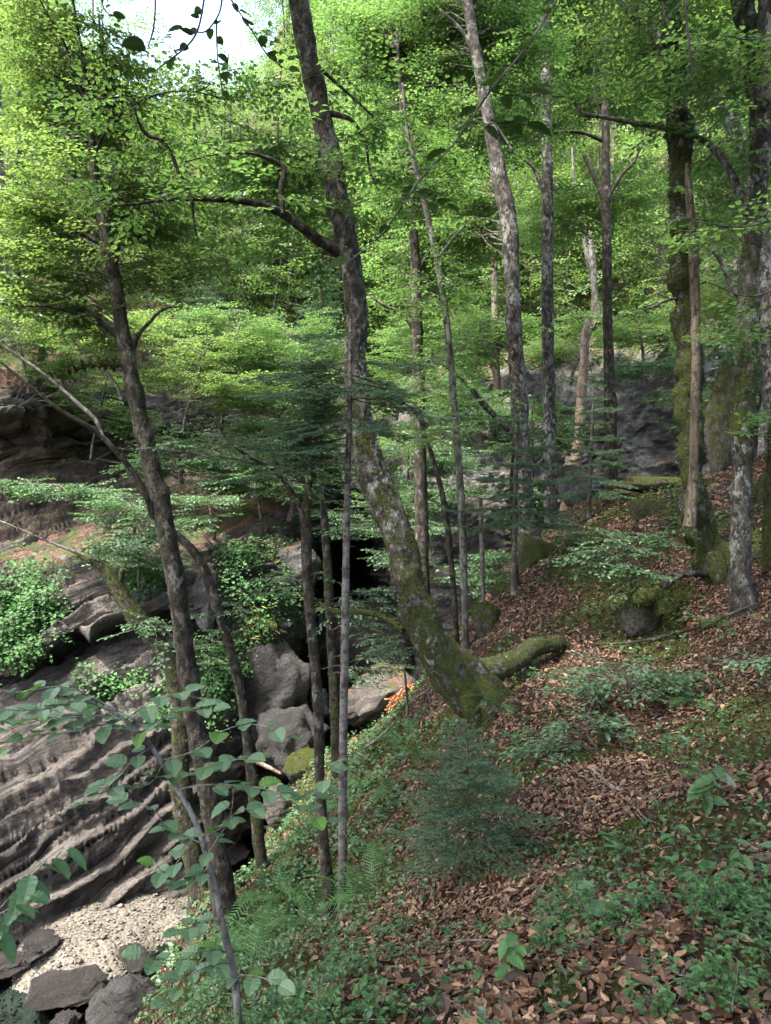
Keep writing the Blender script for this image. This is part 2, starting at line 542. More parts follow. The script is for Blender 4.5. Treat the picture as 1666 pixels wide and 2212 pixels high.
# ------------------------------------------------------------------ foliage
class Foliage:
    """leaf frames and twig segments, turned into one mesh at the end"""

    def __init__(s):
        s.p, s.d, s.n, s.s, s.a, s.b, s.r = [], [], [], [], [], [], []

    def leaves(s, p, d, n, size):
        s.p.append(p); s.d.append(d); s.n.append(n); s.s.append(size)

    def segs(s, a, b, r):
        s.a.append(a); s.b.append(b); s.r.append(r)

    def count(s):
        return sum(len(x) for x in s.p)

    def into(s, mb, lod=2, wide=0.33, lm=0, tm=1):
        if s.p:
            p, d, n, z = (np.concatenate(x) for x in (s.p, s.d, s.n, s.s))
            d = unit(d)
            b = unit(np.cross(n, d))
            n = np.cross(d, b)
            z = z[:, None]
            k = len(p)
            if lod == 2:
                v = np.stack([p, p + d * .45 * z + b * wide * z + n * .07 * z, p + d * z - n * .08 * z, p + d * .45 * z - b * wide * z + n * .07 * z], 1)
                mb.add(v.reshape(-1, 3), np.arange(4 * k).reshape(k, 4), mat=lm)
            elif lod == 1:
                v = np.stack([p, p + d * .26 * z + b * wide * .86 * z + n * .08 * z, p + d * .68 * z + b * wide * .80 * z + n * .04 * z, p + d * z - n * .12 * z,
                              p + d * .68 * z - b * wide * .80 * z + n * .04 * z, p + d * .26 * z - b * wide * .86 * z + n * .08 * z], 1)
                o = np.arange(k)[:, None] * 6
                q = np.concatenate([o + np.array([[0, 3, 2, 1]]), o + np.array([[0, 5, 4, 3]])])
                mb.add(v.reshape(-1, 3), q, mat=lm)
            else:
                # serrated oval leaf, folded at the midrib, curved down to the tip
                tt = np.array([0, .03, .10, .19, .29, .40, .52, .63, .73, .82, .90, .96, 1.0])
                wv = wide * np.array([0.0, .42, .74, .90, 1.0, 1.02, .98, .90, .78, .60, .40, .20, 0.0])
                ser = np.where(np.arange(13) % 2 == 0, 0.955, 1.045)
                wv = wv * ser
                mid = p[:, None] + d[:, None] * (tt[None, :, None] * z[:, None]) - n[:, None] * ((tt**2 * .17)[None, :, None] * z[:, None])
                side = b[:, None] * (wv[None, :, None] * z[:, None])
                up = n[:, None] * ((wv * .22)[None, :, None] * z[:, None]) + n[:, None] * (.02 * np.sin(tt * 25)[None, :, None] * z[:, None])
                v = np.concatenate([mid, mid + side + up, mid - side + up], 1)
                o = np.arange(k)[:, None] * 39
                q = []
                for j in range(12):
                    q += [[j, j + 1, 13 + j + 1, 13 + j], [j, 26 + j, 26 + j + 1, j + 1]]
                q = (o[:, :, None] + np.array(q)[None]).reshape(-1, 4)
                mb.add(v.reshape(-1, 3), q, mat=lm, attr=np.tile(np.repeat([1.0, 0.0, 0.0], 13), k))
        if s.a:
            a, b, r = (np.concatenate(x) for x in (s.a, s.b, s.r))
            d = unit(b - a)
            u = unit(np.cross(d, np.array([0.13, 0.21, 0.97])))
            w = np.cross(d, u)
            k = len(a)
            ring = []
            for q in range(3):
                o = u * math.cos(q * 2.094) + w * math.sin(q * 2.094)
                ring.append(o)
            v = np.stack([a + o * r[:, None] for o in ring] + [b + o * r[:, None] * .75 for o in ring], 1)
            o = np.arange(k)[:, None] * 6
            q = np.concatenate([o + np.array([[i, (i + 1) % 3, 3 + (i + 1) % 3, 3 + i]]) for i in range(3)])
            mb.add(v.reshape(-1, 3), q, mat=tm)


def make_spray(L, leaf, rng, side=6, gap=0.055, jit=0.32):
    """flat beech-like spray along +X: leaf frames and twig segments"""
    p, d, n, z, a, b, r = [], [], [], [], [], [], []
    pts = [np.zeros(3)]
    h = 0.0
    k = side + 2
    for i in range(k):
        h = 0.16 * (-1) ** i + rng.normal(0, 0.08)
        pts.append(pts[-1] + np.array([math.cos(h), math.sin(h), rng.normal(0, 0.05) - 0.02]) * L / k)
    axes = [(pts, 0.0035)]
    for i in range(1, k):
        ang = (1 if i % 2 else -1) * rng.uniform(0.6, 1.0)
        l2 = L * rng.uniform(0.30, 0.55) * (1 - 0.6 * i / k)
        if l2 < 0.08:
            continue
        q = [pts[i]]
        m_ = max(2, int(l2 / 0.1))
        for j in range(m_):
            an = ang + rng.normal(0, 0.15)
            q.append(q[-1] + np.array([math.cos(an), math.sin(an), rng.normal(0, 0.07) - 0.03]) * l2 / m_)
        axes.append((q, 0.0022))
    for q, rr in axes:
        q = np.array(q)
        a.append(q[:-1]); b.append(q[1:]); r.append(np.full(len(q) - 1, rr))
        ln = np.linalg.norm(np.diff(q, axis=0), axis=1)
        cs = np.concatenate([[0], np.cumsum(ln)])
        m_ = max(2, int(cs[-1] / gap))
        for j in range(m_):
            u = cs[-1] * (j + 0.7) / m_
            e = min(np.searchsorted(cs, u, side='right') - 1, len(ln) - 1)
            dirv = (q[e + 1] - q[e]) / ln[e]
            pos = q[e] + dirv * (u - cs[e])
            th = math.atan2(dirv[1], dirv[0]) + (1 if j % 2 else -1) * rng.uniform(0.5, 1.1) * (0.3 if j == m_ - 1 else 1)
            dd = np.array([math.cos(th), math.sin(th), rng.normal(-0.12, 0.22)])
            p.append(pos); d.append(dd)
            n.append(np.array([rng.normal(0, jit), rng.normal(0, jit), 1.0]))
            z.append(leaf * rng.uniform(0.7, 1.15))
    return [np.array(x) for x in (p, d, n, z)] + [np.concatenate(x) for x in (a, b, r)]


SPR = {}


def sprays(kind):
    if kind not in SPR:
        g = np.random.default_rng(hash(kind) % 1000 if not isinstance(kind, str) else sum(map(ord, kind)))
        cfg = {'near': (0.62, 0.078, 6, 0.060), 'mid': (0.75, 0.088, 6, 0.075), 'far': (1.05, 0.125, 6, 0.11), 'tiny': (0.42, 0.06, 5, 0.05)}[kind]
        SPR[kind] = [make_spray(cfg[0], cfg[1], g, cfg[2], cfg[3]) for _ in range(10)]
    return SPR[kind]


def put_spray(fo, kind, pos, yaw, pitch, roll, scale=1.0, rng=R, twigs=True):
    T = sprays(kind)[rng.integers(10)]
    cy, sy, cp, sp, cr, sr = math.cos(yaw), math.sin(yaw), math.cos(pitch), math.sin(pitch), math.cos(roll), math.sin(roll)
    Rz = np.array([[cy, -sy, 0], [sy, cy, 0], [0, 0, 1]])
    Ry = np.array([[cp, 0, -sp], [0, 1, 0], [sp, 0, cp]])
    Rx = np.array([[1, 0, 0], [0, cr, -sr], [0, sr, cr]])
    A = (Rz @ Ry @ Rx).T
    fo.leaves(T[0] @ A * scale + pos, T[1] @ A, T[2] @ A, T[3] * scale)
    if twigs:
        fo.segs(T[4] @ A * scale + pos, T[5] @ A * scale + pos, T[6] * scale)


def limb(start, end, sag, rng, n=7):
    """an arching, slightly crooked path"""
    t = np.linspace(0, 1, n)[:, None]
    L = np.linalg.norm(end - start)
    p = start * (1 - t) + end * t
    p[:, 2] += sag * L * np.sin(t[:, 0] * math.pi) * (1 - 0.4 * t[:, 0])
    p[1:-1] += rng.normal(0, 0.028 * L, (n - 2, 3))
    return p


def leafy_limb(fo, path, kind, rng, f0=0.3, gap=0.17, scale=1.0, r0=0.012, r1=0.003, twigs=True, tilt=0.22, spread=(0.4, 1.2)):
    path = catmull(path, 14)
    ln = np.linalg.norm(np.diff(path, axis=0), axis=1)
    cs = np.concatenate([[0], np.cumsum(ln)])
    rr = np.linspace(r0, r1, len(path))
    fo.segs(path[:-1], path[1:], rr[:-1])
    n = max(2, int(cs[-1] * (1 - f0) / gap))
    for i in range(n):
        u = cs[-1] * (f0 + (1 - f0) * (i + 0.6) / n)
        e = min(np.searchsorted(cs, u, side='right') - 1, len(ln) - 1)
        d = (path[e + 1] - path[e]) / ln[e]
        pos = path[e] + d * (u - cs[e])
        yaw = math.atan2(d[1], d[0]) + (1 if i % 2 else -1) * rng.uniform(*spread) * (0.2 if i == n - 1 else 1)
        put_spray(fo, kind, pos, yaw, rng.normal(-0.05, tilt), rng.normal(0, tilt), scale * rng.uniform(0.75, 1.2), rng, twigs)


def crown_into(fo, axis, blobs, kind, rng, scale=1.0, gap=0.17, twigs=True, tilt=0.22):
    """limbs from the trunk axis into ellipsoids (cx,cy,cz,rx,ry,rz,limbs), each limb carrying sprays"""
    for (c, rad, nl) in blobs:
        for _ in range(nl):
            u = unit(rng.normal(0, 1, 3)) * rng.uniform(0.25, 1.0) ** 0.6
            end = c + u * rad
            hd = np.linalg.norm((axis - end)[:, :2], axis=1)
            want = end[2] - 0.35 * hd
            j = int(np.argmin(np.abs(axis[:, 2] - want) + 0.15 * hd))
            st = axis[j]
            L = np.linalg.norm(end - st)
            if L > 2.6:
                # only the last stretch leaves a longer bough that is drawn thin
                fo.segs(*[np.array([x]) for x in (st, st + (end - st) * 0.02, 0.012)])
            p = limb(st, end, rng.uniform(0.02, 0.14), rng)
            leafy_limb(fo, p, kind, rng, f0=max(0.2, 1 - 2.0 / max(L, 0.1)), gap=gap, scale=scale, r0=0.005 + 0.004 * L, twigs=twigs, tilt=tilt)


def fuzz(mb, v, d, mo, per, ln, rng, thr=0.45, mat=0):
    """short moss blades standing on mossy parts of a surface"""
    ok = np.where(mo + rng.normal(0, 0.15, len(mo)) > thr)[0]
    if not len(ok):
        return
    k = rng.choice(ok, int(len(ok) * per))
    p = v[k] + rng.normal(0, 0.012, (len(k), 3)) - d[k] * 0.006
    dd = unit(d[k] + rng.normal(0, 0.5, (len(k), 3)) + np.array([0, 0, -0.15]))
    L = ln * rng.uniform(0.5, 1.5, (len(k), 1))
    b = unit(np.cross(dd, rng.normal(0, 1, (len(k), 3)))) * L * 0.28
    vv = np.stack([p - b, p + b, p + dd * L], 1).reshape(-1, 3)
    mb.add(vv, t=np.arange(3 * len(k)).reshape(-1, 3), mat=mat)


def tree(name, label, cat, pts, Y, bark='dark_bark', moss=(0.6, 0.2, 0.0), branches=(), blobs=(), kind='near', leaf='beech_leaf', lod=1, scale=1.0,
         gap=0.17, seed=1, group=None, n=12, lump=0.1, fz=0.0, tilt=0.22, sink=0.15, extra_top=None, roots=()):
    """pts: (px, py, width) or (px, py, width, dY) from base to top; branches the same with their own Y; blobs (px,py,Y,rx,ry,rz,limbs) in metres"""
    rng = np.random.default_rng(seed)
    W3 = np.array([P(q[0], q[1], Y + (q[3] if len(q) > 3 else 0)) for q in pts])
    rad = np.array([q[2] / 2 / F * Y for q in pts])
    if extra_top is not None:                       # the part of the stem above the frame: (dx, dy, dz, radius) steps
        for (dx, dy, dz, r_) in extra_top:
            W3 = np.vstack([W3, W3[-1] + np.array([dx, dy, dz])])
            rad = np.append(rad, r_)
    base = W3[0].copy()
    W3 = np.vstack([W3[0] + unit(unit(W3[0] - W3[1]) + np.array([0, 0, -1.1])) * (sink + 1.2 * rad[0]), W3])
    rad = np.append(rad[0] * 1.15, rad)
    mo = np.interp(np.linspace(0, 1, len(W3)), np.linspace(0, 1, len(moss)), moss)
    t = thing(name, label, cat, base, group)
    mb = MB()
    mf = MB()
    step = max(0.05, min(0.25, 0.012 * Y * 0.5))
    v, d, ma = tube(mb, W3, rad, n=n, step=step, lump=lump, lf=4.0, moss=mo, seed=seed)
    if fz:
        fuzz(mf, v, d, ma, fz, 0.022, rng)
    for rt in roots:
        q = np.array([P(a[0], a[1], a[3]) for a in rt])
        rr = np.array([a[2] / 2 / F * a[3] for a in rt])
        m1 = MB()
        v, d, ma = tube(m1, q, rr, n=10, step=0.06, lump=0.2, lf=5, moss=np.full(len(q), 0.95), seed=seed + 5)
        m1.build('root', [M[bark]], t, base, True)
        if fz:
            fuzz(mf, v, d, ma, fz, 0.022, rng)
    mb.build('trunk', [M[bark]], t, base, True)
    axis = catmull(W3, 60)
    fo = Foliage()
    for k, br in enumerate(branches):
        q = br['p']
        bp = np.array([P(a[0], a[1], a[3]) for a in q])
        rr = np.array([a[2] / 2 / F * a[3] for a in q])
        m1 = MB()
        bm = np.full(len(bp), br.get('moss', 0.1))
        v, d, ma = tube(m1, bp, rr, n=7, step=0.08, lump=0.12, lf=7, moss=bm, seed=seed + k + 20)
        m1.build('branch', [M[br.get('bark', bark)]], t, base, True)
        if br.get('fz'):
            fuzz(mf, v, d, ma, br['fz'], br.get('fl', 0.03), rng, 0.3)
        if br.get('leafy'):
            leafy_limb(fo, bp, kind, rng, f0=br['leafy'], gap=br.get('gap', gap), scale=scale, r0=0.004, r1=0.003, tilt=tilt)
        if br.get('twigs'):
            c = catmull(bp, 40)
            for _ in range(br['twigs']):
                j = rng.integers(8, 39)
                st = c[j]
                e = st + unit(rng.normal(0, 1, 3) * np.array([1, 1, 0.55])) * rng.uniform(0.3, 1.0) * (1.3 - j / 40)
                pp = catmull(limb(st, e, 0.05, rng, 5), 9)
                fo.segs(pp[:-1], pp[1:], np.linspace(0.006, 0.002, 8))
                if br.get('leafy'):
                    leafy_limb(fo, pp[::2], kind, rng, f0=0.2, gap=gap, scale=scale, r0=0.004, r1=0.002, tilt=tilt)
    bl = [(P(b[0], b[1], b[2]), np.array(b[3:6]), b[6]) for b in blobs]
    crown_into(fo, axis, bl, kind, rng, scale, gap, tilt=tilt)
    if fo.count() or fo.a:
        m2 = MB()
        fo.into(m2, lod)
        if m2.n:
            m2.build('crown', [M[leaf], M['twig']], t, base)
    if mf.n:
        mf.build('moss', [M['moss_fuzz']], t, base)
    return t

# ------------------------------------------------------------------ the near bank (one height field)
CP = [P(*q) for q in [
    (1400, 2212, 2.4), (1666, 2100, 2.5), (1000, 2212, 2.6), (640, 2212, 3.0), (1300, 1960, 3.2), (1660, 1850, 3.3), (1000, 2060, 3.4), (760, 2130, 3.6),
    (1200, 1850, 4.6), (1500, 1750, 4.6), (1000, 1910, 4.8), (860, 1960, 5.2), (1045, 1535, 8.5), (1300, 1600, 6.8), (1500, 1500, 7.2), (1600, 1320, 8.5),
    (1550, 1235, 9.5), (1300, 1300, 10.5), (1666, 1090, 10.8), (1400, 1100, 12.5), (1200, 1185, 14), (1190, 1130, 18), (1320, 1062, 18), (1250, 1105, 20),
    (1005, 1412, 12), (1100, 1335, 11.5), (1050, 1300, 13), (930, 1480, 15), (860, 1600, 12), (800, 1640, 12.5), (740, 1680, 13.5), (735, 2010, 7.0),
    (715, 1990, 7.8), (565, 1890, 10.5), (490, 2015, 9.0), (430, 1928, 10.0), (640, 1770, 14), (585, 1830, 13.4), (300, 2205, 8.0), (400, 2150, 7.4), (640, 1950, 8.8),
    (520, 2100, 5.6), (900, 1700, 9.0), (1400, 1430, 8.6), (880, 1830, 7.0), (1200, 1680, 6.2), (1620, 1560, 6.0), (700, 1640, 16), (640, 1680, 17.5), (800, 1600, 17), (900, 1500, 17)]]
CP += [np.array(q) for q in [
    (0, 0, -1.66), (1, -2, -1.5), (-1, 0.5, -2.0), (-2, -2, -2.6), (-2.0, 2.0, -3.2), (-1.1, 4.0, -3.0), (-2.2, 5.0, -4.6), (3, 1, -1.0), (5, 3, -0.3), (5.5, 7, 0.0), (9, 4, 2.0), (9, 9, 2.0),
    (9, 14, 1.9), (9, 19, 0.7), (7, 19, 0.45), (7.3, 16, 0.7), (5.5, 20, 0.35), (8, 23, -1.2), (11, 23, -0.5), (14, 12, 5), (14, 22, 1.5), (16, 3, 5), (14, 30, 0), (5, 27, -2), (28, 10, 10), (28, 25, 6), (2, 24, -3), (2.5, 20, -2.6), (0.4, 20, -6), (0.2, 24, -8),
    (-3.95, 8.6, -8.8), (-3.9, 10.5, -8.8), (-4.0, 12.5, -8.8), (-3.6, 14.6, -8.8), (-3.3, 16.5, -8.8), (-2.9, 19, -8.9), (-2.0, 22, -8.9), (-1.5, 26, -9),
    (-4.3, 6, -8.6), (-6, 10, -9.6), (-6, 16, -9.6), (-4.5, 23, -9.6), (-6, 3, -9.2), (-8, 6, -9.6), (-5, -3, -7)]]
CP = np.array(CP)


def tps(d):
    return np.where(d > 1e-9, d * d * np.log(np.maximum(d, 1e-9)), 0.0)


_k = len(CP)
_A = np.zeros((_k + 3, _k + 3))
_A[:_k, :_k] = tps(np.linalg.norm(CP[:, None, :2] - CP[None, :, :2], axis=2)) + np.eye(_k) * 0.02
_A[:_k, _k] = 1
_A[:_k, _k + 1:] = CP[:, :2]
_A[_k:, :_k] = _A[:_k, _k:].T
_w = np.linalg.solve(_A, np.concatenate([CP[:, 2], np.zeros(3)]))


def ground_z(x, y):
    x = np.atleast_1d(np.asarray(x, float))
    y = np.atleast_1d(np.asarray(y, float))
    out = np.zeros(len(x))
    for s in range(0, len(x), 20000):
        a, b = x[s:s + 20000], y[s:s + 20000]
        d = np.sqrt((a[:, None] - CP[None, :, 0])**2 + (b[:, None] - CP[None, :, 1])**2)
        out[s:s + 20000] = tps(d) @ _w[:_k] + _w[_k] + _w[_k + 1] * a + _w[_k + 2] * b
    q = np.column_stack([x, y, np.zeros(len(x))])
    amp = np.clip(np.hypot(x, y) / 6, 0.35, 1)
    out = out + amp * (0.10 * fbm(q * 0.9, 3, 5) + 0.045 * fbm(q * 3.1, 3, 9)) + 0.012 * fbm(q * 11, 2, 3)
    return np.maximum(out, -9.4)


def gz(x, y):
    return float(ground_z([x], [y])[0])


def on_ground(px, py, Y):
    p = P(px, py, Y)
    return np.array([p[0], p[1], gz(p[0], p[1])])


def green_w(x, y):
    """how much of the bank is overgrown (the gorge side) rather than leaf litter"""
    q = np.column_stack([x, y, np.zeros(len(x))])
    n = fbm(q * 0.8, 3, 21)
    return sstep(0.75, -0.35, x - 0.05 * (y - 6) + 0.55 * n)


def moss_w(x, y):
    q = np.column_stack([x, y, np.ones(len(x))])
    return sstep(0.05, 0.42, fbm(q * 1.25, 4, 33) + 0.14)


xs = np.unique(np.concatenate([np.linspace(-9, -4, 26), np.linspace(-4, 5, 230), np.linspace(5, 30, 90)]))
ys = np.unique(np.concatenate([np.linspace(-5, 2, 30), np.linspace(2, 9, 190), np.linspace(9, 30, 170)]))
X, Yg = np.meshgrid(xs, ys, indexing='xy')
gx, gy = X.ravel(), Yg.ravel()
gzv = ground_z(gx, gy)
nx, ny = len(xs), len(ys)
j, i = np.meshgrid(np.arange(ny - 1), np.arange(nx - 1), indexing='ij')
q = np.stack([j * nx + i, j * nx + i + 1, (j + 1) * nx + i + 1, (j + 1) * nx + i], -1).reshape(-1, 4)
mb = MB()
mb.add(np.column_stack([gx, gy, gzv]), q, attr=np.clip(0.75 * moss_w(gx, gy) + 0.5 * green_w(gx, gy), 0, 1))
g_ = mb.build('ground', [M['ground']], smooth=True)
g_['kind'] = 'structure'

# ------------------------------------------------------------------ the far side of the gorge: strata slab, overhangs, cleft, cliffs and wooded slope, one sheet
WZ = -8.25                                                    # stream level (bed)


def col_pts(px, Y0, rows):
    py0 = 1106 - (WZ - 0.6) / Y0 * F
    return [P(px, py0, Y0)] + [P(px + (r[2] if len(r) > 2 else 0), r[0], r[1]) for r in rows]


COLS = [
    (-700, 11.0, [(1850, 12.5), (1560, 15), (1490, 17), (1440, 17.2), (1400, 15.5), (1250, 16.5), (1180, 18.5), (1000, 20), (960, 19.6), (890, 18.6), (830, 19), (500, 30), (250, 42), (70, 58)]),
    (-350, 12.4, [(1840, 13.6), (1570, 16), (1500, 18), (1440, 18), (1400, 16.2), (1250, 17.2), (1180, 19.5), (1000, 21), (960, 20.6), (900, 19.4), (835, 20), (520, 31), (250, 43), (70, 58)]),
    (-80, 13.3, [(1830, 14.3), (1530, 17.0), (1515, 18.6), (1470, 18.6), (1420, 16.8), (1255, 17.7), (1185, 20.2), (1010, 21.6), (965, 21.3), (905, 20.2), (838, 20.5), (540, 31), (250, 43), (70, 58)]),
    (60, 13.7, [(1830, 14.6), (1500, 17.2), (1485, 19.0), (1450, 18.8), (1405, 16.9), (1260, 18), (1180, 20.7), (1020, 22.0), (955, 21.9), (900, 21.0), (835, 21.5), (560, 31), (250, 43), (70, 58)]),
    (180, 14.3, [(1815, 15), (1440, 17.3), (1420, 19.2), (1390, 19.0), (1360, 17.1), (1240, 18.2), (1160, 21.2), (1060, 22.8), (990, 23.6), (930, 23.8), (850, 24.5), (580, 32), (290, 44), (130, 58)]),
    (290, 14.9, [(1790, 15.5), (1400, 17.6), (1385, 19.2), (1355, 19.0), (1330, 17.2), (1225, 18.4), (1150, 21.5), (1080, 23.2), (1020, 24.6), (960, 26), (860, 27), (600, 33), (330, 44), (210, 58)]),
    (400, 15.8, [(1760, 16.2), (1400, 17.8), (1385, 18.6), (1355, 18.6), (1315, 17.5), (1215, 18.6), (1150, 21.6), (1080, 23.4), (1020, 25.2), (960, 27), (860, 28.5), (620, 34), (330, 44), (215, 58)]),
    (490, 17.0, [(1740, 17.3), (1440, 17.9), (1400, 18.2), (1345, 18.4), (1310, 18.0), (1200, 19.2), (1140, 21.6), (1080, 23.6), (1020, 25.6), (960, 27.6), (860, 29.5), (640, 34.5), (330, 44), (215, 58)]),
    (555, 18.6, [(1720, 18.8), (1500, 18.9), (1400, 18.5), (1360, 18.5), (1310, 18.7), (1210, 19.8), (1140, 21.8), (1080, 23.8), (1020, 26), (960, 28), (860, 30), (650, 35), (320, 45), (210, 58)]),
    (610, 20.4, [(1720, 21.6), (1600, 22.4), (1480, 21.6), (1400, 20), (1310, 19.8), (1200, 21), (1130, 22.6), (1080, 24.2), (1020, 26.4), (960, 28.5), (860, 30.5), (660, 35), (250, 45), (70, 58)]),
    (650, 24.0, [(1650, 25), (1560, 26), (1450, 25), (1370, 23), (1290, 22.3), (1190, 23), (1120, 24), (1070, 25), (1020, 27), (960, 29), (860, 31), (670, 36), (250, 45), (70, 58)]),
    (690, 31.0, [(1540, 32), (1500, 32.5), (1420, 33), (1350, 33.6), (1300, 34), (1220, 31), (1130, 28), (1070, 27), (1020, 28), (960, 30), (860, 32), (680, 36), (250, 45), (70, 58)]),
    (740, 33.0, [(1540, 34), (1500, 34.5), (1420, 36), (1350, 37), (1300, 38), (1220, 38), (1150, 33), (1080, 29), (1020, 29), (960, 30.5), (860, 32), (690, 36), (250, 45), (90, 58)]),
    (790, 29.0, [(1540, 30), (1500, 30.5), (1420, 32), (1350, 35), (1300, 38), (1220, 38), (1165, 31), (1080, 28), (1020, 28.6), (960, 30), (860, 32), (700, 36), (250, 45), (90, 58)]),
    (850, 24.5, [(1540, 24.6), (1500, 24.6), (1420, 24.6), (1350, 24.8), (1290, 25.5), (1210, 25.5), (1120, 25.2), (1060, 25.8), (1000, 27), (950, 29), (860, 31), (700, 36), (250, 45), (90, 58)]),
    (930, 22.0, [(1540, 22), (1480, 22), (1400, 22), (1330, 22.0), (1260, 22.1), (1180, 22.3), (1080, 22.8), (1010, 23.6), (960, 25), (920, 27), (840, 30), (700, 35), (250, 45), (90, 58)]),
    (1020, 20.6, [(1500, 20.7), (1440, 20.8), (1380, 21), (1310, 21.2), (1240, 21.4), (1170, 21.8), (1080, 22.4), (1000, 23), (950, 24.5), (910, 26.5), (830, 30), (700, 35), (250, 45), (90, 58)]),
    (1110, 20.4, [(1500, 20.6), (1420, 20.8), (1360, 21), (1290, 21.3), (1220, 21.7), (1140, 22.1), (1040, 22.6), (960, 23.3), (900, 24), (850, 25.5), (780, 29), (690, 34), (250, 45), (90, 58)]),
    (1210, 22.5, [(1500, 22.5), (1420, 22.6), (1340, 22.7), (1260, 22.9), (1180, 23.1), (1090, 23.4), (1000, 24), (930, 24.5), (880, 25), (840, 26), (770, 29), (690, 34), (250, 45), (90, 58)]),
    (1320, 23.5, [(1480, 23.5), (1400, 23.5), (1320, 23.5), (1230, 23.6), (1150, 23.7), (1060, 23.9), (980, 24), (910, 24.2), (850, 24.6), (800, 25.5), (740, 28), (660, 34), (250, 45), (90, 58)]),
    (1420, 23.0, [(1480, 23), (1400, 23), (1320, 23), (1230, 23), (1150, 23), (1060, 23.1), (980, 23.2), (910, 23.4), (850, 23.8), (795, 24.8), (730, 27.5), (650, 34), (250, 45), (90, 58)]),
    (1510, 21.5, [(1480, 21.5), (1400, 21.5), (1320, 21.5), (1230, 21.5), (1150, 21.5), (1060, 21.6), (980, 21.8), (910, 22), (850, 22.6), (800, 23.8), (730, 27), (650, 33), (250, 44), (90, 57)]),
    (1640, 21.0, [(1480, 21), (1400, 21), (1320, 21), (1230, 21), (1150, 21), (1060, 21.2), (980, 21.6), (910, 22.2), (850, 23), (780, 24.5), (700, 28), (600, 33), (250, 43), (90, 56)]),
    (1850, 21.0, [(1480, 21), (1400, 21), (1320, 21), (1230, 21), (1150, 21), (1060, 21.2), (980, 21.6), (880, 22.2), (800, 23), (720, 24.5), (640, 28), (540, 33), (250, 43), (90, 55)]),
    (2300, 21.0, [(1480, 21), (1400, 21), (1320, 21), (1230, 21), (1150, 21), (1060, 21.2), (950, 21.6), (850, 22.2), (760, 23), (660, 24.5), (560, 28), (440, 33), (250, 43), (90, 55)]),
]
G0 = np.array([col_pts(*c) for c in COLS])                     # (columns, rows, 3)
NR = G0.shape[1]
rows_t = np.concatenate([np.linspace(0, 11, 520, endpoint=False), np.linspace(11, NR - 1, 70)])
cpx = np.array([c[0] for c in COLS], float)
cols_t = np.interp(np.concatenate([np.linspace(-700, -80, 40, endpoint=False), np.concatenate([np.linspace(-80, 560, 300, endpoint=False), np.linspace(560, 1700, 360, endpoint=False)]), np.linspace(1700, 2300, 30)]), cpx, np.arange(len(COLS)))


def hermite_axis(A, t):
    """monotone-ish cubic interpolation of A along axis 0 at fractional indices t"""
    m = np.zeros_like(A)
    m[1:-1] = (A[2:] - A[:-2]) / 2
    m[0], m[-1] = A[1] - A[0], A[-1] - A[-2]
    m *= 0.75
    k = np.clip(t.astype(int), 0, len(A) - 2)
    sh = (-1,) + (1,) * (A.ndim - 1)
    u = (t - k).reshape(sh)
    return ((2 * u**3 - 3 * u**2 + 1) * A[k] + (u**3 - 2 * u**2 + u) * m[k] + (-2 * u**3 + 3 * u**2) * A[k + 1] + (u**3 - u**2) * m[k + 1])


G = hermite_axis(G0, cols_t)
G = np.swapaxes(hermite_axis(np.swapaxes(G, 0, 1), rows_t), 0, 1)   # (nc, nr, 3)
nc, nr = G.shape[:2]
du = np.gradient(G, axis=0)
dv = np.gradient(G, axis=1)
Nn = unit(np.cross(du, dv))
Nn = np.where((Nn[..., 1:2] > 0), -Nn, Nn)
p_ = G.reshape(-1, 3)
warp = np.column_stack([fbm(p_ * 0.35, 3, 41), fbm(p_ * 0.35, 3, 42), fbm(p_ * 0.35, 3, 43)]) * 0.4
pw = p_ + warp
bed = pw[:, 2] * 0.86 - pw[:, 0] * 0.50 + 0.25 * pw[:, 1]            # bedding planes dipping to the left
saw = (bed * 1.7 + 0.35 * fbm(np.column_stack([pw[:, 0] * .25, pw[:, 1] * .25, bed * 0.8]), 3, 45)) % 1.0
saw2 = (bed * 3.9 + 0.37 + 0.3 * fbm(pw * 0.5, 2, 44)) % 1.0
lay = (np.minimum(saw * 1.2, (1 - saw) * 4) - 0.5) * 0.42 + (np.minimum(saw2 * 1.5, (1 - saw2) * 3) - 0.5) * 0.05
left = sstep(0.6, -1.5, p_[:, 0] + 2.0)
rough = fbm(p_ * 0.8, 5, 51) * 0.30 + fbm(p_ * np.array([1.6, 1.6, 2.6]), 4, 52) * 0.13
rid = 1 - np.abs(fbm(pw * 0.9, 4, 57))
crk = np.clip(0.10 - np.abs(fbm(np.column_stack([pw[:, 0] * .16, pw[:, 1] * .16, bed * 1.6]), 4, 66)), 0, 1) * 3.5
jn = pw[:, 0] * 0.75 + pw[:, 1] * 0.55 + pw[:, 2] * 0.35
bw = np.column_stack([fbm(p_ * 1.3, 3, 81), fbm(p_ * 1.3, 3, 82)]) * 0.22
blk = hsh(np.floor(bed * 1.7 + bw[:, 0]).astype(np.int64), np.floor(jn * 0.55 + bw[:, 1] + 0.37 * np.floor(bed * 1.7)).astype(np.int64), np.zeros(len(p_), np.int64), 5) - 0.5
blk2 = hsh(np.floor(bed * 5.3 + bw[:, 1]).astype(np.int64), np.floor(jn * 1.6 + bw[:, 0] + 0.41 * np.floor(bed * 5.3)).astype(np.int64), np.ones(len(p_), np.int64), 6) - 0.5
grit = fbm(p_ * 5.5, 3, 91) * 0.045
disp = left * (1.05 * lay + 0.38 * rough - 0.55 * crk + 0.20 * blk + 0.05 * blk2 + 0.7 * grit) + (1 - left) * (grit * 1.3 + 0.18 * blk + rough * 1.3 + 0.35 * (rid - 0.7))
row_f = np.tile(rows_t, nc)
hill = sstep(11.0, 12.2, row_f)
disp = disp * (1 - hill) + hill * fbm(p_ * 0.25, 4, 60) * 0.8
V = p_ + Nn.reshape(-1, 3) * disp[:, None]
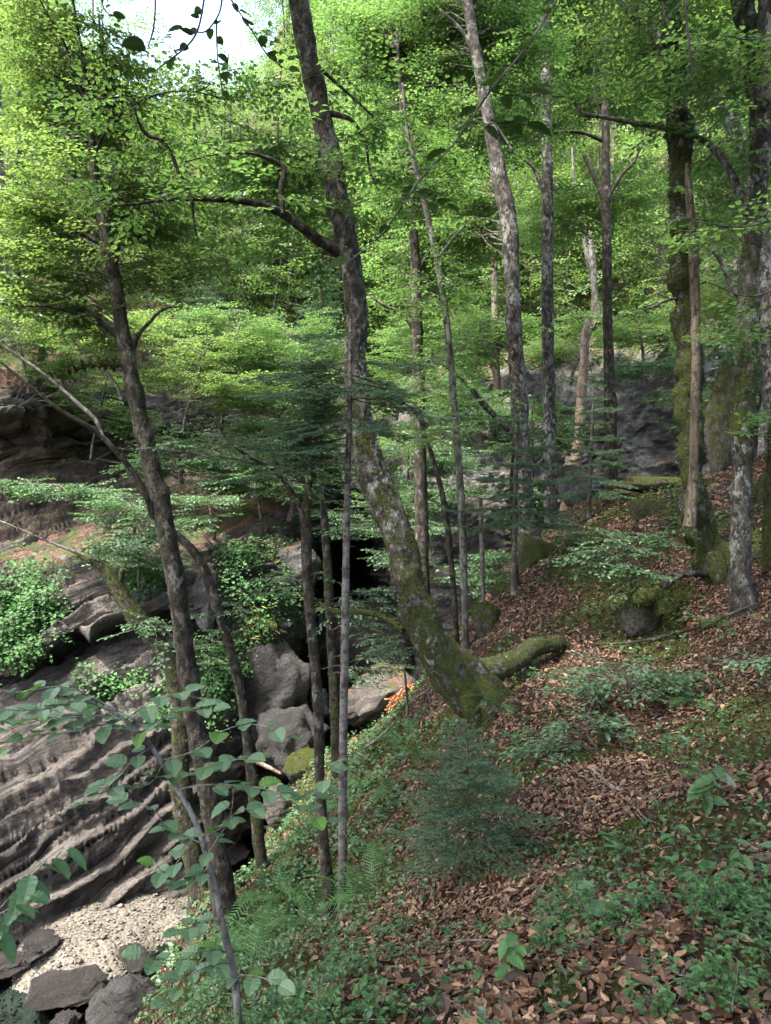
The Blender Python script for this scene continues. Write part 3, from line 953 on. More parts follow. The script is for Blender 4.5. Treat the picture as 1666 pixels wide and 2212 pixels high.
soil = np.clip(sstep(6.2, 7.0, row_f) * (1 - sstep(8.2, 8.8, row_f)) * 0.45 * sstep(2, -1, p_[:, 0]) + hill * 1.2 + sstep(10.4, 11.2, row_f) * 0.5, 0, 1.6) - 0.75 * (1 - sstep(5.0, 5.6, row_f)) * left
j, i = np.meshgrid(np.arange(nc - 1), np.arange(nr - 1), indexing='ij')
q = np.stack([j * nr + i, (j + 1) * nr + i, (j + 1) * nr + i + 1, j * nr + i + 1], -1).reshape(-1, 4)
qc = cols_t[np.minimum(q[:, 0] // nr, nc - 1)]
greyc = np.where(qc > 8.6, 1, 0)
qr = rows_t[q[:, 0] % nr] + 0.25 * fbm(V[q[:, 0]] * 0.9, 3, 99)
greyc = np.where((qr > 7.05) & (qr < 8.9) & (qc < 6.6), 2, greyc)
mb = MB()
mb.add(V, q, attr=soil)
mb.qm[0] = greyc
fs = mb.build('gorge_cliff_terrain', [M['rock'], M['grey_rock'], M['earth']], smooth=True)
fs['kind'] = 'structure'
FAR = V.reshape(nc, nr, 3)


def far_at(c, r):
    """a point of the far sheet by control column and row"""
    a = int(np.argmin(np.abs(cols_t - c)))
    b = int(np.argmin(np.abs(rows_t - r)))
    return FAR[a, b]


_far_px = np.column_stack([833 + F * V[:, 0] / V[:, 1], 1106 - F * V[:, 2] / V[:, 1]])


def far_px(px, py):
    """the point of the far sheet seen nearest to a reading of the photo"""
    k = np.argmin((_far_px[:, 0] - px)**2 + (_far_px[:, 1] - py)**2 + 0.4 * (V[:, 1] - 20))
    return V[k]


# ------------------------------------------------------------------ stream: bed, water, gravel bar
def bed_mat():
    m, t, out = mat('gravel')
    N = NT(t)
    v = N.coord('Object')
    vo = N.n('ShaderNodeTexVoronoi')
    vo.inputs['Scale'].default_value = 17
    N.l(v, vo.inputs['Vector'])
    c = N.ramp(vo.outputs['Color'], [(0.1, (0.034, 0.031, 0.026)), (0.45, (0.064, 0.059, 0.05)), (0.9, (0.11, 0.103, 0.09))])
    dk = N.ramp(vo.outputs['Distance'], [(0.3, 0.0), (0.75, 0.6)])
    c = N.mix(dk, c, (0.10, 0.085, 0.06))
    g = N.n('ShaderNodeNewGeometry')
    sx = N.n('ShaderNodeSeparateXYZ')
    N.l(g.outputs['Position'], sx.inputs[0])
    wet = N.ramp(N.math('ADD', sx.outputs[2], 8.62), [(0.0, 1.0), (0.36, 0.0)])
    c = N.mix(wet, c, N.ramp(N.noise(v, 3, 6, 0.7), [(0.35, (0.02, 0.018, 0.016)), (0.6, (0.09, 0.08, 0.065)), (0.75, (0.2, 0.18, 0.15))]))
    N.l(N.pbr(c, 0.7, 0.3, N.bump(vo.outputs['Distance'], 0.7, -0.03)), out.inputs[0])
    return m


def water_mat(tint, name):
    m, t, out = mat(name)
    N = NT(t)
    v = N.coord('Object')
    b = N.bump(N.noise(v, 5, 3, 0.5, 0.6), 0.25, 0.05)
    gl = N.n('ShaderNodeBsdfGlossy')
    gl.inputs['Roughness'].default_value = 0.06
    N.l(b, gl.inputs['Normal'])
    tr = N.n('ShaderNodeBsdfTransparent')
    tr.inputs[0].default_value = (*tint, 1)
    fr = N.n('ShaderNodeFresnel')
    fr.inputs['IOR'].default_value = 1.33
    N.l(b, fr.inputs['Normal'])
    mx = N.n('ShaderNodeMixShader')
    N.l(fr.outputs[0], mx.inputs[0])
    N.l(tr.outputs[0], mx.inputs[1])
    N.l(gl.outputs[0], mx.inputs[2])
    N.l(mx.outputs[0], out.inputs[0])
    return m


M['gravel'] = bed_mat()
M['water'] = water_mat((0.36, 0.46, 0.45), 'stream_water')
bx, by = np.meshgrid(np.linspace(-16, 3, 240), np.linspace(4, 38, 300), indexing='xy')
bxf, byf = bx.ravel(), by.ravel()
# the bar lies at the foot of the slab, upstream and downstream of it the bed drops away
ax = (bxf + 5.35) * 0.80 - (byf - 14.2) * 0.60
ay = (bxf + 5.35) * 0.60 + (byf - 14.2) * 0.80
qn = np.column_stack([bxf, byf, np.zeros(len(bxf))])
bar = sstep(2.6, 0.9, np.hypot(ax / 0.8, ay / 1.3) + 0.25 * fbm(qn * 1.1, 3, 71))
bz = WZ - 0.55 + bar * 0.85 + 0.05 * fbm(qn * 2.2, 3, 72) - 0.5 * sstep(16, 19, byf) - 0.15 * sstep(12.6, 11.4, byf)
j, i = np.meshgrid(np.arange(299), np.arange(239), indexing='ij')
q = np.stack([j * 240 + i, j * 240 + i + 1, (j + 1) * 240 + i + 1, (j + 1) * 240 + i], -1).reshape(-1, 4)
mb = MB()
mb.add(np.column_stack([bxf, byf, bz]), q)
o = mb.build('streambed', [M['gravel']], smooth=True)
o['kind'] = 'structure'
mb = MB()
mb.add([(-16, 4, WZ), (3, 4, WZ), (3, 38, WZ), (-16, 38, WZ)], [(0, 1, 2, 3)])
o = mb.build('stream_water', [M['water']])
o['kind'] = 'structure'
# loose pebbles on the bar
rng = np.random.default_rng(5)
k = 16000
px_, py_ = rng.uniform(-9.5, -2.5, k), rng.uniform(11, 17.5, k)
ax = (px_ + 5.35) * 0.80 - (py_ - 14.2) * 0.60
ay = (px_ + 5.35) * 0.60 + (py_ - 14.2) * 0.80
qn = np.column_stack([px_, py_, np.zeros(k)])
bb = sstep(2.6, 0.9, np.hypot(ax / 0.8, ay / 1.3) + 0.25 * fbm(qn * 1.1, 3, 71))
ok = bb > 0.35
px_, py_, bb = px_[ok], py_[ok], bb[ok]
qn = qn[ok]
k = len(px_)
pz = WZ - 0.55 + bb * 0.85 + 0.05 * fbm(qn * 2.2, 3, 72)
oc = np.array([[1, 0, 0], [0, 1, 0], [-1, 0, 0], [0, -1, 0], [0, 0, 1], [0, 0, -1.0]])
ot = np.array([[0, 1, 4], [1, 2, 4], [2, 3, 4], [3, 0, 4], [1, 0, 5], [2, 1, 5], [3, 2, 5], [0, 3, 5]])
rs = rng.gamma(1.6, 0.010, k).clip(0.006, 0.12)
vv = oc[None] * (rs[:, None, None] * rng.uniform(0.6, 1.3, (k, 6, 1))) * np.array([1.2, 1.0, 0.6]) + np.column_stack([px_, py_, pz + rs * 0.3])[:, None]
mb = MB()
mb.add(vv.reshape(-1, 3), t=(ot[None] + 6 * np.arange(k)[:, None, None]).reshape(-1, 3))


def pebble_mat():
    m, t, out = mat('pebble')
    N = NT(t)
    g = N.n('ShaderNodeNewGeometry')
    N.l(N.pbr(N.ramp(g.outputs['Random Per Island'], [(0, (0.028, 0.024, 0.02)), (0.5, (0.062, 0.056, 0.046)), (1, (0.13, 0.12, 0.105))]), 0.6, 0.35), out.inputs[0])
    return m


M['pebble'] = pebble_mat()
o = mb.build('gravel', [M['pebble']], smooth=True)
o['kind'] = 'stuff'
o['label'] = 'pale pebbles of the gravel bar below the rock slab'


# ------------------------------------------------------------------ rocks
def rock(name, label, cat, c, rad, mt, seed=1, rot=0.0, amp=0.28, fz=0, sub=4, group=None):
    rng = np.random.default_rng(seed)
    import bmesh
    bm = bmesh.new()
    bmesh.ops.create_icosphere(bm, subdivisions=sub, radius=1.0)
    v = np.array([x.co[:] for x in bm.verts])
    f = np.array([[x.index for x in fc.verts] for fc in bm.faces])
    bm.free()
    off = seed * 7.7
    d = v.copy()
    r = 1 + amp * fbm(v * 1.1 + off, 4, seed) + 0.09 * fbm(v * 4.5 + off, 3, seed + 2) + amp * 0.35 * (1 - np.abs(fbm(v * 2.3 + off, 3, seed + 9)))
    v = v * r[:, None]
    for _ in range(0 if mt in ('wet_rock', 'dark_rock') else 16):
        nn = unit(rng.normal(0, 1, 3))
        e = rng.uniform(0.62, 0.95)
        v = v - nn[None] * (np.maximum(0, v @ nn - e) * 0.92)[:, None]
    v = v * (1 + 0.06 * fbm(v * 4.0 + off, 4, seed + 4))[:, None]
    v = v * np.asarray(rad) * 1.12
    cr, sr = math.cos(rot), math.sin(rot)
    A = np.array([[cr, -sr, 0], [sr, cr, 0], [0, 0, 1]])
    v = v @ A.T + np.asarray(c)
    mb = MB()
    mb.add(v, t=f)
    base = np.array([c[0], c[1], c[2] - rad[2] * 0.6])
    o = mb.build(name, [M[mt]], None, base, True)
    tag(o, label, cat, group)
    if fz:
        m2 = MB()
        fuzz(m2, v, unit(d @ A.T), np.where(d[:, 2] > -0.2, 0.9, 0.2), fz, 0.022 if c[1] < 11 else 0.03, rng)
        m2.build('moss', [M['moss_fuzz']], o, base)
    return o


def at(px, py, Y, w, h, dep=None):
    """centre and half sizes of a rock read as w x h in the photo"""
    c = P(px, py, Y)
    return c, (w / 2 / F * Y, (dep if dep else w / 2 / F * Y), h / 2 / F * Y)


RK = [
    ('mossy_boulder', 'moss covered boulder on the litter slope left of the broken mossy trunk', 'boulder', at(1408, 1118, 12.2, 90, 78), 'moss_rock', 1.5),
    ('mossy_boulder', 'low flat mossy boulder at the foot of the dark grey cliff', 'boulder', at(1425, 1048, 15, 130, 50), 'moss_rock', 1.2),
    ('mossy_boulder', 'small round mossy boulder just right of the twin mossy trunk', 'boulder', at(1555, 1062, 13, 60, 40), 'moss_rock', 1.2),
    ('mossy_boulder', 'tall moss curtained rock standing between the two mossy trunks at right', 'boulder', at(1565, 920, 13.5, 75, 280), 'moss_rock', 1.5),
    ('mossy_boulder', 'moss draped rock face at the right edge of the slope', 'boulder', at(1655, 1085, 11.2, 70, 130), 'moss_rock', 1.2),
    ('mossy_boulder', 'mossy hump along the brow beside the thin dead poles', 'boulder', at(1100, 1290, 12.6, 80, 70), 'moss_rock', 1.2),
    ('mossy_boulder', 'dark mossy block under the foot of the curved grey beech', 'boulder', at(1170, 1225, 13.2, 130, 110), 'moss_rock', 1.0),
    ('mossy_boulder', 'mossy knob low on the brow right of the pair of thin poles', 'boulder', at(1050, 1345, 11.9, 55, 80), 'moss_rock', 1.2),
    ('mossy_boulder', 'mossy bank hanging below the little broken stump', 'boulder', at(1388, 1325, 9.2, 80, 120), 'moss_rock', 1.5),
    ('mossy_boulder', 'small upright mossy stone in the litter below the fern', 'boulder', at(1312, 1585, 6.75, 40, 62), 'moss_rock', 1.5),
    ('mossy_boulder', 'dark mossy lump behind the dead grey twig', 'boulder', at(1255, 1650, 6.3, 70, 55), 'moss_rock', 1.2),
    ('mossy_boulder', 'flat moss cushion under the dead grey twig', 'boulder', at(1390, 1800, 4.75, 90, 45), 'moss_rock', 1.5),
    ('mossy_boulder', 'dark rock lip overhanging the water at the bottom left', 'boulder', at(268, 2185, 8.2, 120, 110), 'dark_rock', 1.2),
    ('wet_boulder', 'small wet black boulder at the bottom edge of the stream', 'boulder', at(142, 2212, 11.6, 50, 50), 'wet_rock', 0),
    ('wet_boulder', 'broad dark wet rock breaking the water below the gravel', 'boulder', at(150, 2128, 12.5, 130, 12, 0.5), 'wet_rock', 0),
    ('wet_boulder', 'dark wet rock at the right edge of the gravel bar', 'boulder', at(292, 2068, 13.1, 50, 22, 0.35), 'wet_rock', 0),
    ('wet_boulder', 'wet dark rock under the left foot of the strata slab', 'boulder', at(5, 2082, 13.0, 80, 26, 0.4), 'wet_rock', 0),
    ('wet_boulder', 'low dark wet rock in the shallows under the big slab', 'boulder', at(85, 2040, 13.3, 60, 24, 0.3), 'wet_rock', 0),
    ('boulder', 'litter strewn boulder with orange bark chips behind the arching moss branch', 'boulder', at(835, 1505, 18.2, 150, 130), 'rock', 0),
    ('boulder', 'brown block wedged in the cleft left of the chip strewn boulder', 'boulder', at(765, 1530, 20, 60, 70), 'rock', 0),
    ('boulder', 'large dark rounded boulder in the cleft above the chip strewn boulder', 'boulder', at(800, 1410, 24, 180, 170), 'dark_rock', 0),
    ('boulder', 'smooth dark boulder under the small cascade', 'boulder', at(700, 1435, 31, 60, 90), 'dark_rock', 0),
    ('boulder', 'sunlit mossy boulder at the water gap beside the thin mossy trunks', 'boulder', at(650, 1655, 17, 75, 60), 'moss_rock', 1.0),
    ('boulder', 'pale block on the lower bank beside the dark pool', 'boulder', at(600, 1745, 15.6, 55, 90), 'rock', 0),
    ('boulder', 'grey angular block standing on the ledge right of the slender dark tree', 'boulder', at(445, 1290, 18, 65, 130), 'grey_rock', 0),
    ('boulder', 'pale lichen covered block by the thin mossy trunk above the dark cleft', 'boulder', at(640, 1215, 21, 90, 110), 'grey_rock', 0),
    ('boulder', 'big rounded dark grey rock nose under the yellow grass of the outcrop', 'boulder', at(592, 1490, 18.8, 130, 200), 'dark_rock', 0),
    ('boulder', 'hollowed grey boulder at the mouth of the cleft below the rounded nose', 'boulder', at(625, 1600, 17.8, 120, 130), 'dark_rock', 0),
    ('boulder', 'sunlit pale block at the foot of the dead pink trunk', 'boulder', at(1250, 1055, 20.5, 110, 90), 'grey_rock', 0),
]
for s_, (nm, lb, ct, (c_, r_), mt_, fz_) in enumerate(RK):
    rock(nm, lb, ct, c_, r_, mt_, seed=s_ + 3, rot=s_ * 1.3, fz=fz_, group='mossy boulders on the slope' if nm == 'mossy_boulder' else ('wet boulders in the stream' if nm == 'wet_boulder' else 'boulders of the gorge'))

# ------------------------------------------------------------------ trees
# the big leaning beech
tree('beech_tree', 'large leaning beech with a mossy swept base and grey blotched bark', 'tree',
     [(1125, 1580, 100), (1058, 1532, 122), (1003, 1476, 102), (935, 1395, 80), (897, 1300, 72), (860, 1160, 66), (815, 1045, 64), (782, 940, 56), (771, 810, 50), (768, 650, 48), (756, 560, 52), (736, 450, 50), (711, 330, 44), (685, 200, 44), (655, 60, 42), (640, -30, 40)],
     8.5, 'beech_bark', (0.95, 0.92, 0.9, 0.9, 0.85, 0.6, 0.75, 0.65, 0.5, 0.35, 0.22, 0.12, 0.05, 0.0, 0.0, 0.0),
     branches=[
         dict(p=[(735, 545, 30, 8.5), (690, 520, 24, 8.4), (640, 482, 21, 8.25), (600, 456, 19, 8.1), (545, 438, 17, 7.95), (490, 430, 16, 7.85), (430, 430, 13, 7.8), (370, 430, 9, 7.8), (300, 440, 7, 7.8), (235, 446, 4, 7.8)], bark='dark_bark', twigs=12, leafy=0.75, gap=0.3),
         dict(p=[(412, 428, 12, 7.8), (388, 375, 10, 7.75), (345, 300, 8, 7.7), (318, 292, 9, 7.7), (300, 265, 6, 7.65), (288, 225, 5, 7.6), (180, 215, 3, 7.6)], bark='dark_bark', twigs=9, leafy=0.5),
         dict(p=[(612, 462, 14, 8.1), (608, 400, 12, 8.1), (616, 368, 13, 8.1), (560, 335, 6, 8.0), (480, 332, 4, 7.9), (400, 350, 3, 7.8)], bark='dark_bark', twigs=7, leafy=0.4),
         dict(p=[(415, 432, 8, 7.8), (418, 470, 6, 7.8), (425, 510, 4, 7.8)], bark='dark_bark'),
         dict(p=[(715, 245, 14, 8.5), (757, 258, 9, 8.4), (788, 305, 7, 8.3), (800, 370, 5, 8.2), (822, 425, 3, 8.1)], bark='dark_bark', twigs=8, leafy=0.5),
         dict(p=[(694, 150, 10, 8.5), (750, 200, 6, 8.5), (805, 250, 4, 8.5)], bark='dark_bark', twigs=7, leafy=0.5),
         dict(p=[(872, 1362, 18, 8.6), (850, 1345, 15, 8.7), (815, 1328, 14, 8.8), (770, 1320, 14, 8.9), (715, 1320, 11, 9.0), (690, 1300, 5, 9.1)], moss=1.1, fz=4, twigs=4),
     ],
     blobs=[(500, -500, 8, 3.0, 2.4, 1.3, 60), (700, -950, 8.5, 3.4, 3.0, 1.6, 60), (620, 300, 9.5, 1.2, 0.9, 0.7, 9), (560, 420, 9.5, 1.0, 0.9, 0.6, 7)],
     extra_top=[(-0.15, -0.3, 1.6, 0.1), (0.1, -0.2, 1.8, 0.07), (0.0, 0.0, 2.0, 0.03)],
     roots=[[(1000, 1462, 60, 8.55), (1050, 1452, 58, 8.65), (1095, 1436, 50, 8.85), (1150, 1400, 40, 9.2), (1215, 1388, 26, 9.6)], [(1015, 1500, 70, 8.4), (1022, 1540, 44, 8.3), (1035, 1575, 18, 8.2)], [(1060, 1510, 70, 8.4), (1100, 1535, 44, 8.4), (1150, 1545, 18, 8.4)]],
     kind='near', leaf='beech_leaf', lod=1, seed=3, n=24, lump=0.13, fz=3.0)

# left bank
tree('slender_tree', 'slender dark mottled tree on the left bank carrying the bright feathery crown', 'tree',
     [(492, 2018, 60), (470, 1850, 48), (450, 1700, 44), (420, 1550, 44), (402, 1420, 42), (386, 1300, 42), (366, 1180, 40), (336, 1040, 38), (310, 930, 38), (288, 830, 34), (265, 710, 31), (245, 590, 27), (226, 500, 24), (211, 420, 21), (200, 320, 16), (193, 240, 13), (185, 160, 9), (168, 60, 6), (150, -40, 4)],
     9.2, 'dark_bark', (0.4, 0.4, 0.45, 0.5, 0.6, 0.5, 0.5, 0.45, 0.4, 0.2),
     branches=[
         dict(p=[(333, 1118, 16, 9.2), (304, 1045, 13, 9.0), (260, 985, 12, 8.9), (220, 942, 11, 8.8), (125, 882, 8, 8.6), (60, 830, 6, 8.5), (-10, 772, 5, 8.4)], moss=0.3, twigs=8),
         dict(p=[(222, 942, 9, 8.8), (212, 915, 9, 8.8), (165, 868, 8, 8.8), (105, 815, 6, 8.8), (50, 775, 5, 8.8), (-10, 735, 4, 8.8)], twigs=8, bark='pale_twig'),
         dict(p=[(264, 788, 12, 9.2), (240, 787, 15, 9.15), (222, 784, 18, 9.1), (200, 787, 9, 9.05), (175, 792, 12, 9.0), (148, 803, 11, 8.95)], moss=1.2, fz=6, fl=0.05),
         dict(p=[(284, 770, 14, 9.2), (298, 725, 10, 9.2), (325, 695, 8, 9.2), (352, 668, 6, 9.2), (395, 662, 3, 9.2)], moss=0.6, twigs=5),
         dict(p=[(262, 735, 11, 9.2), (205, 692, 8, 9.1), (150, 672, 7, 9.0), (105, 662, 6, 8.9), (50, 660, 5, 8.8), (-20, 655, 4, 8.7)], twigs=6, leafy=0.6),
         dict(p=[(228, 545, 11, 9.2), (195, 525, 8, 9.2), (140, 503, 5, 9.2), (90, 495, 3, 9.1)], twigs=4, leafy=0.4, bark='pale_twig'),
         dict(p=[(243, 600, 8, 9.2), (255, 545, 8, 9.3), (262, 470, 5, 9.4)], twigs=3, leafy=0.4),
         dict(p=[(198, 300, 9, 9.2), (150, 330, 8, 9.1), (165, 385, 7, 9.0), (130, 345, 4, 9.0)], twigs=4, leafy=0.5),
         dict(p=[(192, 235, 8, 9.2), (160, 150, 7, 9.2), (140, 95, 6, 9.2), (100, 25, 4, 9.2), (70, -30, 3, 9.2)], twigs=5, leafy=0.4),
         dict(p=[(190, 245, 8, 9.2), (215, 130, 6, 9.3), (225, 90, 4, 9.3), (190, 25, 3, 9.3)], twigs=5, leafy=0.4),
         dict(p=[(205, 330, 7, 9.2), (235, 275, 5, 9.0), (310, 215, 4, 8.8), (430, 200, 3, 8.6), (485, 215, 2, 8.6)], twigs=8, leafy=0.3),
     ],
     blobs=[(80, 130, 10.0, 1.2, 1.0, 0.9, 20), (270, 210, 10.3, 0.6, 1.0, 0.5, 13), (50, 400, 9.8, 1.0, 1.1, 0.9, 24), (340, 390, 10.4, 1.0, 1.0, 0.8, 15), (80, 590, 9.6, 1.0, 1.0, 0.6, 20), (380, 570, 10.6, 1.0, 1.0, 0.6, 13), (150, -330, 9, 1.8, 2.0, 1.0, 40), (220, 330, 10.4, 1.7, 0.7, 1.8, 18)],
     kind='near', leaf='bright_leaf', lod=1, seed=5, n=14, lump=0.13, fz=0.8, gap=0.15, scale=0.88)
tree('crooked_tree', 'crooked moss coated tree bending left behind the slender dark tree', 'tree',
     [(432, 1932, 50), (418, 1850, 44), (394, 1735, 44), (390, 1600, 40), (384, 1490, 42), (360, 1410, 38), (325, 1372, 34), (290, 1325, 38), (256, 1275, 32), (232, 1232, 26), (190, 1205, 20), (170, 1198, 12)],
     10, 'dark_bark', (0.6, 0.65, 0.75, 0.7, 0.8, 0.75, 0.7),
     branches=[dict(p=[(255, 1275, 16, 10), (262, 1240, 14, 10), (272, 1215, 6, 10)], moss=0.8), dict(p=[(200, 1205, 8, 10), (130, 1180, 6, 9.9), (60, 1150, 4, 9.8), (0, 1125, 3, 9.7)], twigs=6, bark='pale_twig'),
               dict(p=[(290, 1325, 8, 10), (330, 1350, 6, 9.9), (370, 1360, 4, 9.8)], leafy=0.2, twigs=3)],
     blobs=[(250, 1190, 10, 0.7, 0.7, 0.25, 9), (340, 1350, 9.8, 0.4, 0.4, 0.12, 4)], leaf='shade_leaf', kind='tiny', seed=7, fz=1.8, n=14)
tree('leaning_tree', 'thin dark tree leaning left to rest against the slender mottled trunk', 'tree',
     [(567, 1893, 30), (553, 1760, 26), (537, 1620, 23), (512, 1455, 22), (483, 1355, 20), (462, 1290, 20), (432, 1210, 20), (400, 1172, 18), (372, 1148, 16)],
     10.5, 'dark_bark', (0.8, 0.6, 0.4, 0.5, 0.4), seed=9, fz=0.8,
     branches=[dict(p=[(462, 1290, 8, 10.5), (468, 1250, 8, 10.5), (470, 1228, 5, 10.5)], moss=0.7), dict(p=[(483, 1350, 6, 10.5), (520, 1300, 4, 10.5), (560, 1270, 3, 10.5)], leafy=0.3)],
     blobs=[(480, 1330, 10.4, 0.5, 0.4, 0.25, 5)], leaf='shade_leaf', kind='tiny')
tree('thin_mossy_tree', 'thin mossy tree left of the bare grey pole with a kinked bough at the top', 'tree',
     [(718, 1992, 28), (702, 1850, 24), (692, 1700, 22), (686, 1500, 22), (668, 1300, 22), (661, 1150, 22), (666, 1050, 16), (680, 960, 12), (688, 900, 8)],
     7.9, 'dark_bark', (0.75, 0.5, 0.35, 0.6, 0.7, 0.5),
     branches=[dict(p=[(657, 1140, 14, 7.9), (650, 1100, 11, 7.85), (620, 1048, 10, 7.8), (585, 1012, 9, 7.75), (545, 990, 7, 7.7), (492, 950, 6, 7.6), (472, 915, 5, 7.6), (478, 890, 3, 7.6)], twigs=5, leafy=0.5),
               dict(p=[(560, 1003, 5, 7.75), (470, 985, 4, 7.5), (390, 975, 3, 7.3), (300, 968, 2, 7.1)], twigs=10, bark='pale_twig'),
               dict(p=[(660, 1095, 11, 7.9), (640, 1075, 9, 8.0), (600, 1058, 7, 8.1), (550, 1035, 5, 8.2)], moss=1.2, fz=4)],
     blobs=[(560, 985, 7.9, 0.7, 0.6, 0.22, 9), (610, 1250, 8.2, 0.5, 0.5, 0.15, 5)], leaf='shade_leaf', kind='tiny', seed=11, fz=1.2)
tree('thin_mossy_tree', 'second thin mossy stem hidden close behind the bare grey pole', 'tree',
     [(728, 1640, 24), (722, 1500, 22), (714, 1350, 20), (706, 1200, 18), (698, 1080, 15), (690, 985, 10), (700, 900, 5)],
     11, 'dark_bark', (0.8, 0.7, 0.6, 0.6, 0.5), seed=13, fz=1.2, blobs=[(800, 1300, 11, 0.7, 0.6, 0.35, 12), (760, 1130, 11, 0.7, 0.6, 0.25, 8), (830, 1420, 11, 0.5, 0.4, 0.2, 6)], leaf='shade_leaf', kind='tiny')
# middle ground
tree('dark_tree', 'dark reddish straight trunk rising directly behind the leaning beech', 'tree',
     [(932, 1490, 34), (918, 1350, 30), (912, 1150, 29), (908, 1000, 28), (905, 850, 26), (901, 700, 25), (897, 560, 22), (885, 400, 18), (870, 250, 12), (860, 100, 8)],
     15, 'dark_bark', (0.8, 0.5, 0.3, 0.2), branches=[dict(p=[(902, 720, 14, 15), (870, 680, 10, 15), (830, 660, 7, 15), (800, 640, 4, 15)], twigs=4), dict(p=[(898, 600, 10, 15), (930, 540, 8, 15), (960, 500, 4, 15)], twigs=4)],
     blobs=[(880, 330, 16.6, 1.6, 1.6, 1.6, 40), (850, 60, 16.8, 1.7, 1.6, 1.4, 34), (900, 600, 16.6, 1.3, 1.3, 1.0, 22), (890, 900, 15.5, 1.2, 1.0, 0.5, 12)], kind='mid', leaf='beech_leaf', lod=2, seed=15)
tree('pole_tree', 'pale thin curving pole leaning left, taller of the pair on the brow', 'tree',
     [(1007, 1425, 17), (1003, 1250, 16), (996, 1080, 16), (985, 920, 15), (972, 760, 14), (958, 640, 14), (940, 540, 13), (922, 460, 12), (900, 370, 10), (880, 280, 7), (870, 180, 5)],
     12, 'grey_bark', (0.7, 0.3, 0.1, 0.1), blobs=[(890, 350, 13, 1.0, 1.0, 1.1, 26), (940, 640, 12, 0.9, 0.9, 0.7, 18), (960, 800, 12.2, 0.8, 0.8, 0.4, 10), (950, 930, 12, 0.8, 0.7, 0.25, 8)], kind='near', leaf='beech_leaf', lod=2, seed=17,
     branches=[dict(p=[(945, 560, 8, 12), (975, 520, 5, 12), (1010, 480, 3, 12)], twigs=3)])
tree('pole_tree', 'darker thin pole just left of the pale curving one on the brow', 'tree',
     [(988, 1415, 14), (978, 1250, 13), (958, 1080, 12), (932, 980, 10), (915, 930, 8), (900, 880, 5)], 12.4, 'dark_bark', (0.7, 0.4, 0.3), seed=19, blobs=[(915, 905, 12.4, 0.7, 0.6, 0.25, 7)], kind='tiny', leaf='shade_leaf')
tree('dead_pole', 'thin pale dead pole with a snapped top beside the mossy brow', 'dead tree',
     [(1045, 1310, 10), (1042, 1200, 10), (1038, 1075, 9)], 13, 'pole_bark', (0.2,), seed=20)
tree('dead_pole', 'thin dark bare pole with a snapped top in front of the curved beech', 'dead tree',
     [(1118, 1265, 10), (1108, 1150, 9), (1106, 1020, 8), (1110, 960, 5)], 12.2, 'dark_bark', (0.4,), seed=21)
tree('dead_pole', 'bare thin pole standing between the curved beech and the dead pink trunk', 'dead tree',
     [(1273, 1100, 8), (1276, 1000, 8), (1280, 900, 7)], 16, 'dark_bark', (0.3,), seed=22)
tree('curved_beech', 'grey beech with a scarred bulging bend halfway up behind the young spruces', 'tree',
     [(1150, 1198, 50), (1132, 1090, 40), (1126, 950, 38), (1122, 850, 36), (1112, 740, 34), (1106, 600, 34), (1102, 500, 38), (1094, 450, 38), (1078, 370, 33), (1060, 280, 28), (1045, 200, 26), (1030, 120, 24), (1012, 20, 22), (1000, -60, 19)],
     14, 'beech_bark', (0.7, 0.35, 0.15, 0.1, 0.05, 0.0),
     branches=[dict(p=[(1114, 945, 16, 14), (1075, 905, 14, 13.9), (1035, 862, 13, 13.8), (1010, 830, 9, 13.7), (960, 790, 6, 13.6), (930, 760, 3, 13.5)], twigs=8, leafy=0.4),
               dict(p=[(1030, 130, 12, 14), (1000, 70, 9, 14), (950, 20, 6, 14)], twigs=4), dict(p=[(1060, 260, 10, 14), (1090, 300, 7, 14), (1110, 330, 4, 14)], twigs=4)],
     blobs=[(1030, 200, 15.4, 1.8, 1.5, 1.5, 40), (960, 30, 15.6, 2.0, 1.6, 1.5, 40), (1100, 20, 15.8, 1.5, 1.5, 1.2, 26), (1000, 480, 15.6, 1.4, 1.4, 0.9, 22), (1040, 720, 14.5, 1.2, 1.2, 0.6, 14), (1010, -350, 14, 3, 3, 2, 30)],
     extra_top=[(-0.2, 0, 2.0, 0.06), (0, 0, 2, 0.02)], kind='mid', leaf='beech_leaf', lod=2, seed=23)
tree('straight_beech', 'straight pale lichen blotched beech, left one of the two upright trunks before the cliff', 'tree',
     [(1192, 1140, 32), (1189, 1000, 30), (1187, 850, 27), (1183, 700, 26), (1183, 550, 25), (1183, 400, 24), (1180, 250, 22), (1178, 100, 20), (1176, -40, 18)],
     18, 'beech_bark', (0.8, 0.2, 0.35, 0.1, 0.0),
     branches=[dict(p=[(1176, 420, 10, 18), (1150, 360, 8, 18), (1110, 330, 6, 18), (1060, 320, 4, 18)], twigs=5, leafy=0.3), dict(p=[(1188, 980, 10, 18), (1150, 1010, 7, 18), (1120, 1020, 4, 18)], twigs=3)],
     blobs=[(1190, 60, 20, 2.2, 2.0, 1.8, 50), (1150, 250, 20, 2.0, 2.0, 1.2, 34), (1200, 480, 20.4, 1.6, 1.6, 0.9, 20), (1190, -300, 18, 3, 3, 2, 30)],
     extra_top=[(0, 0, 2.5, 0.08), (0, 0, 2.5, 0.03)], kind='mid', leaf='beech_leaf', lod=2, seed=25)
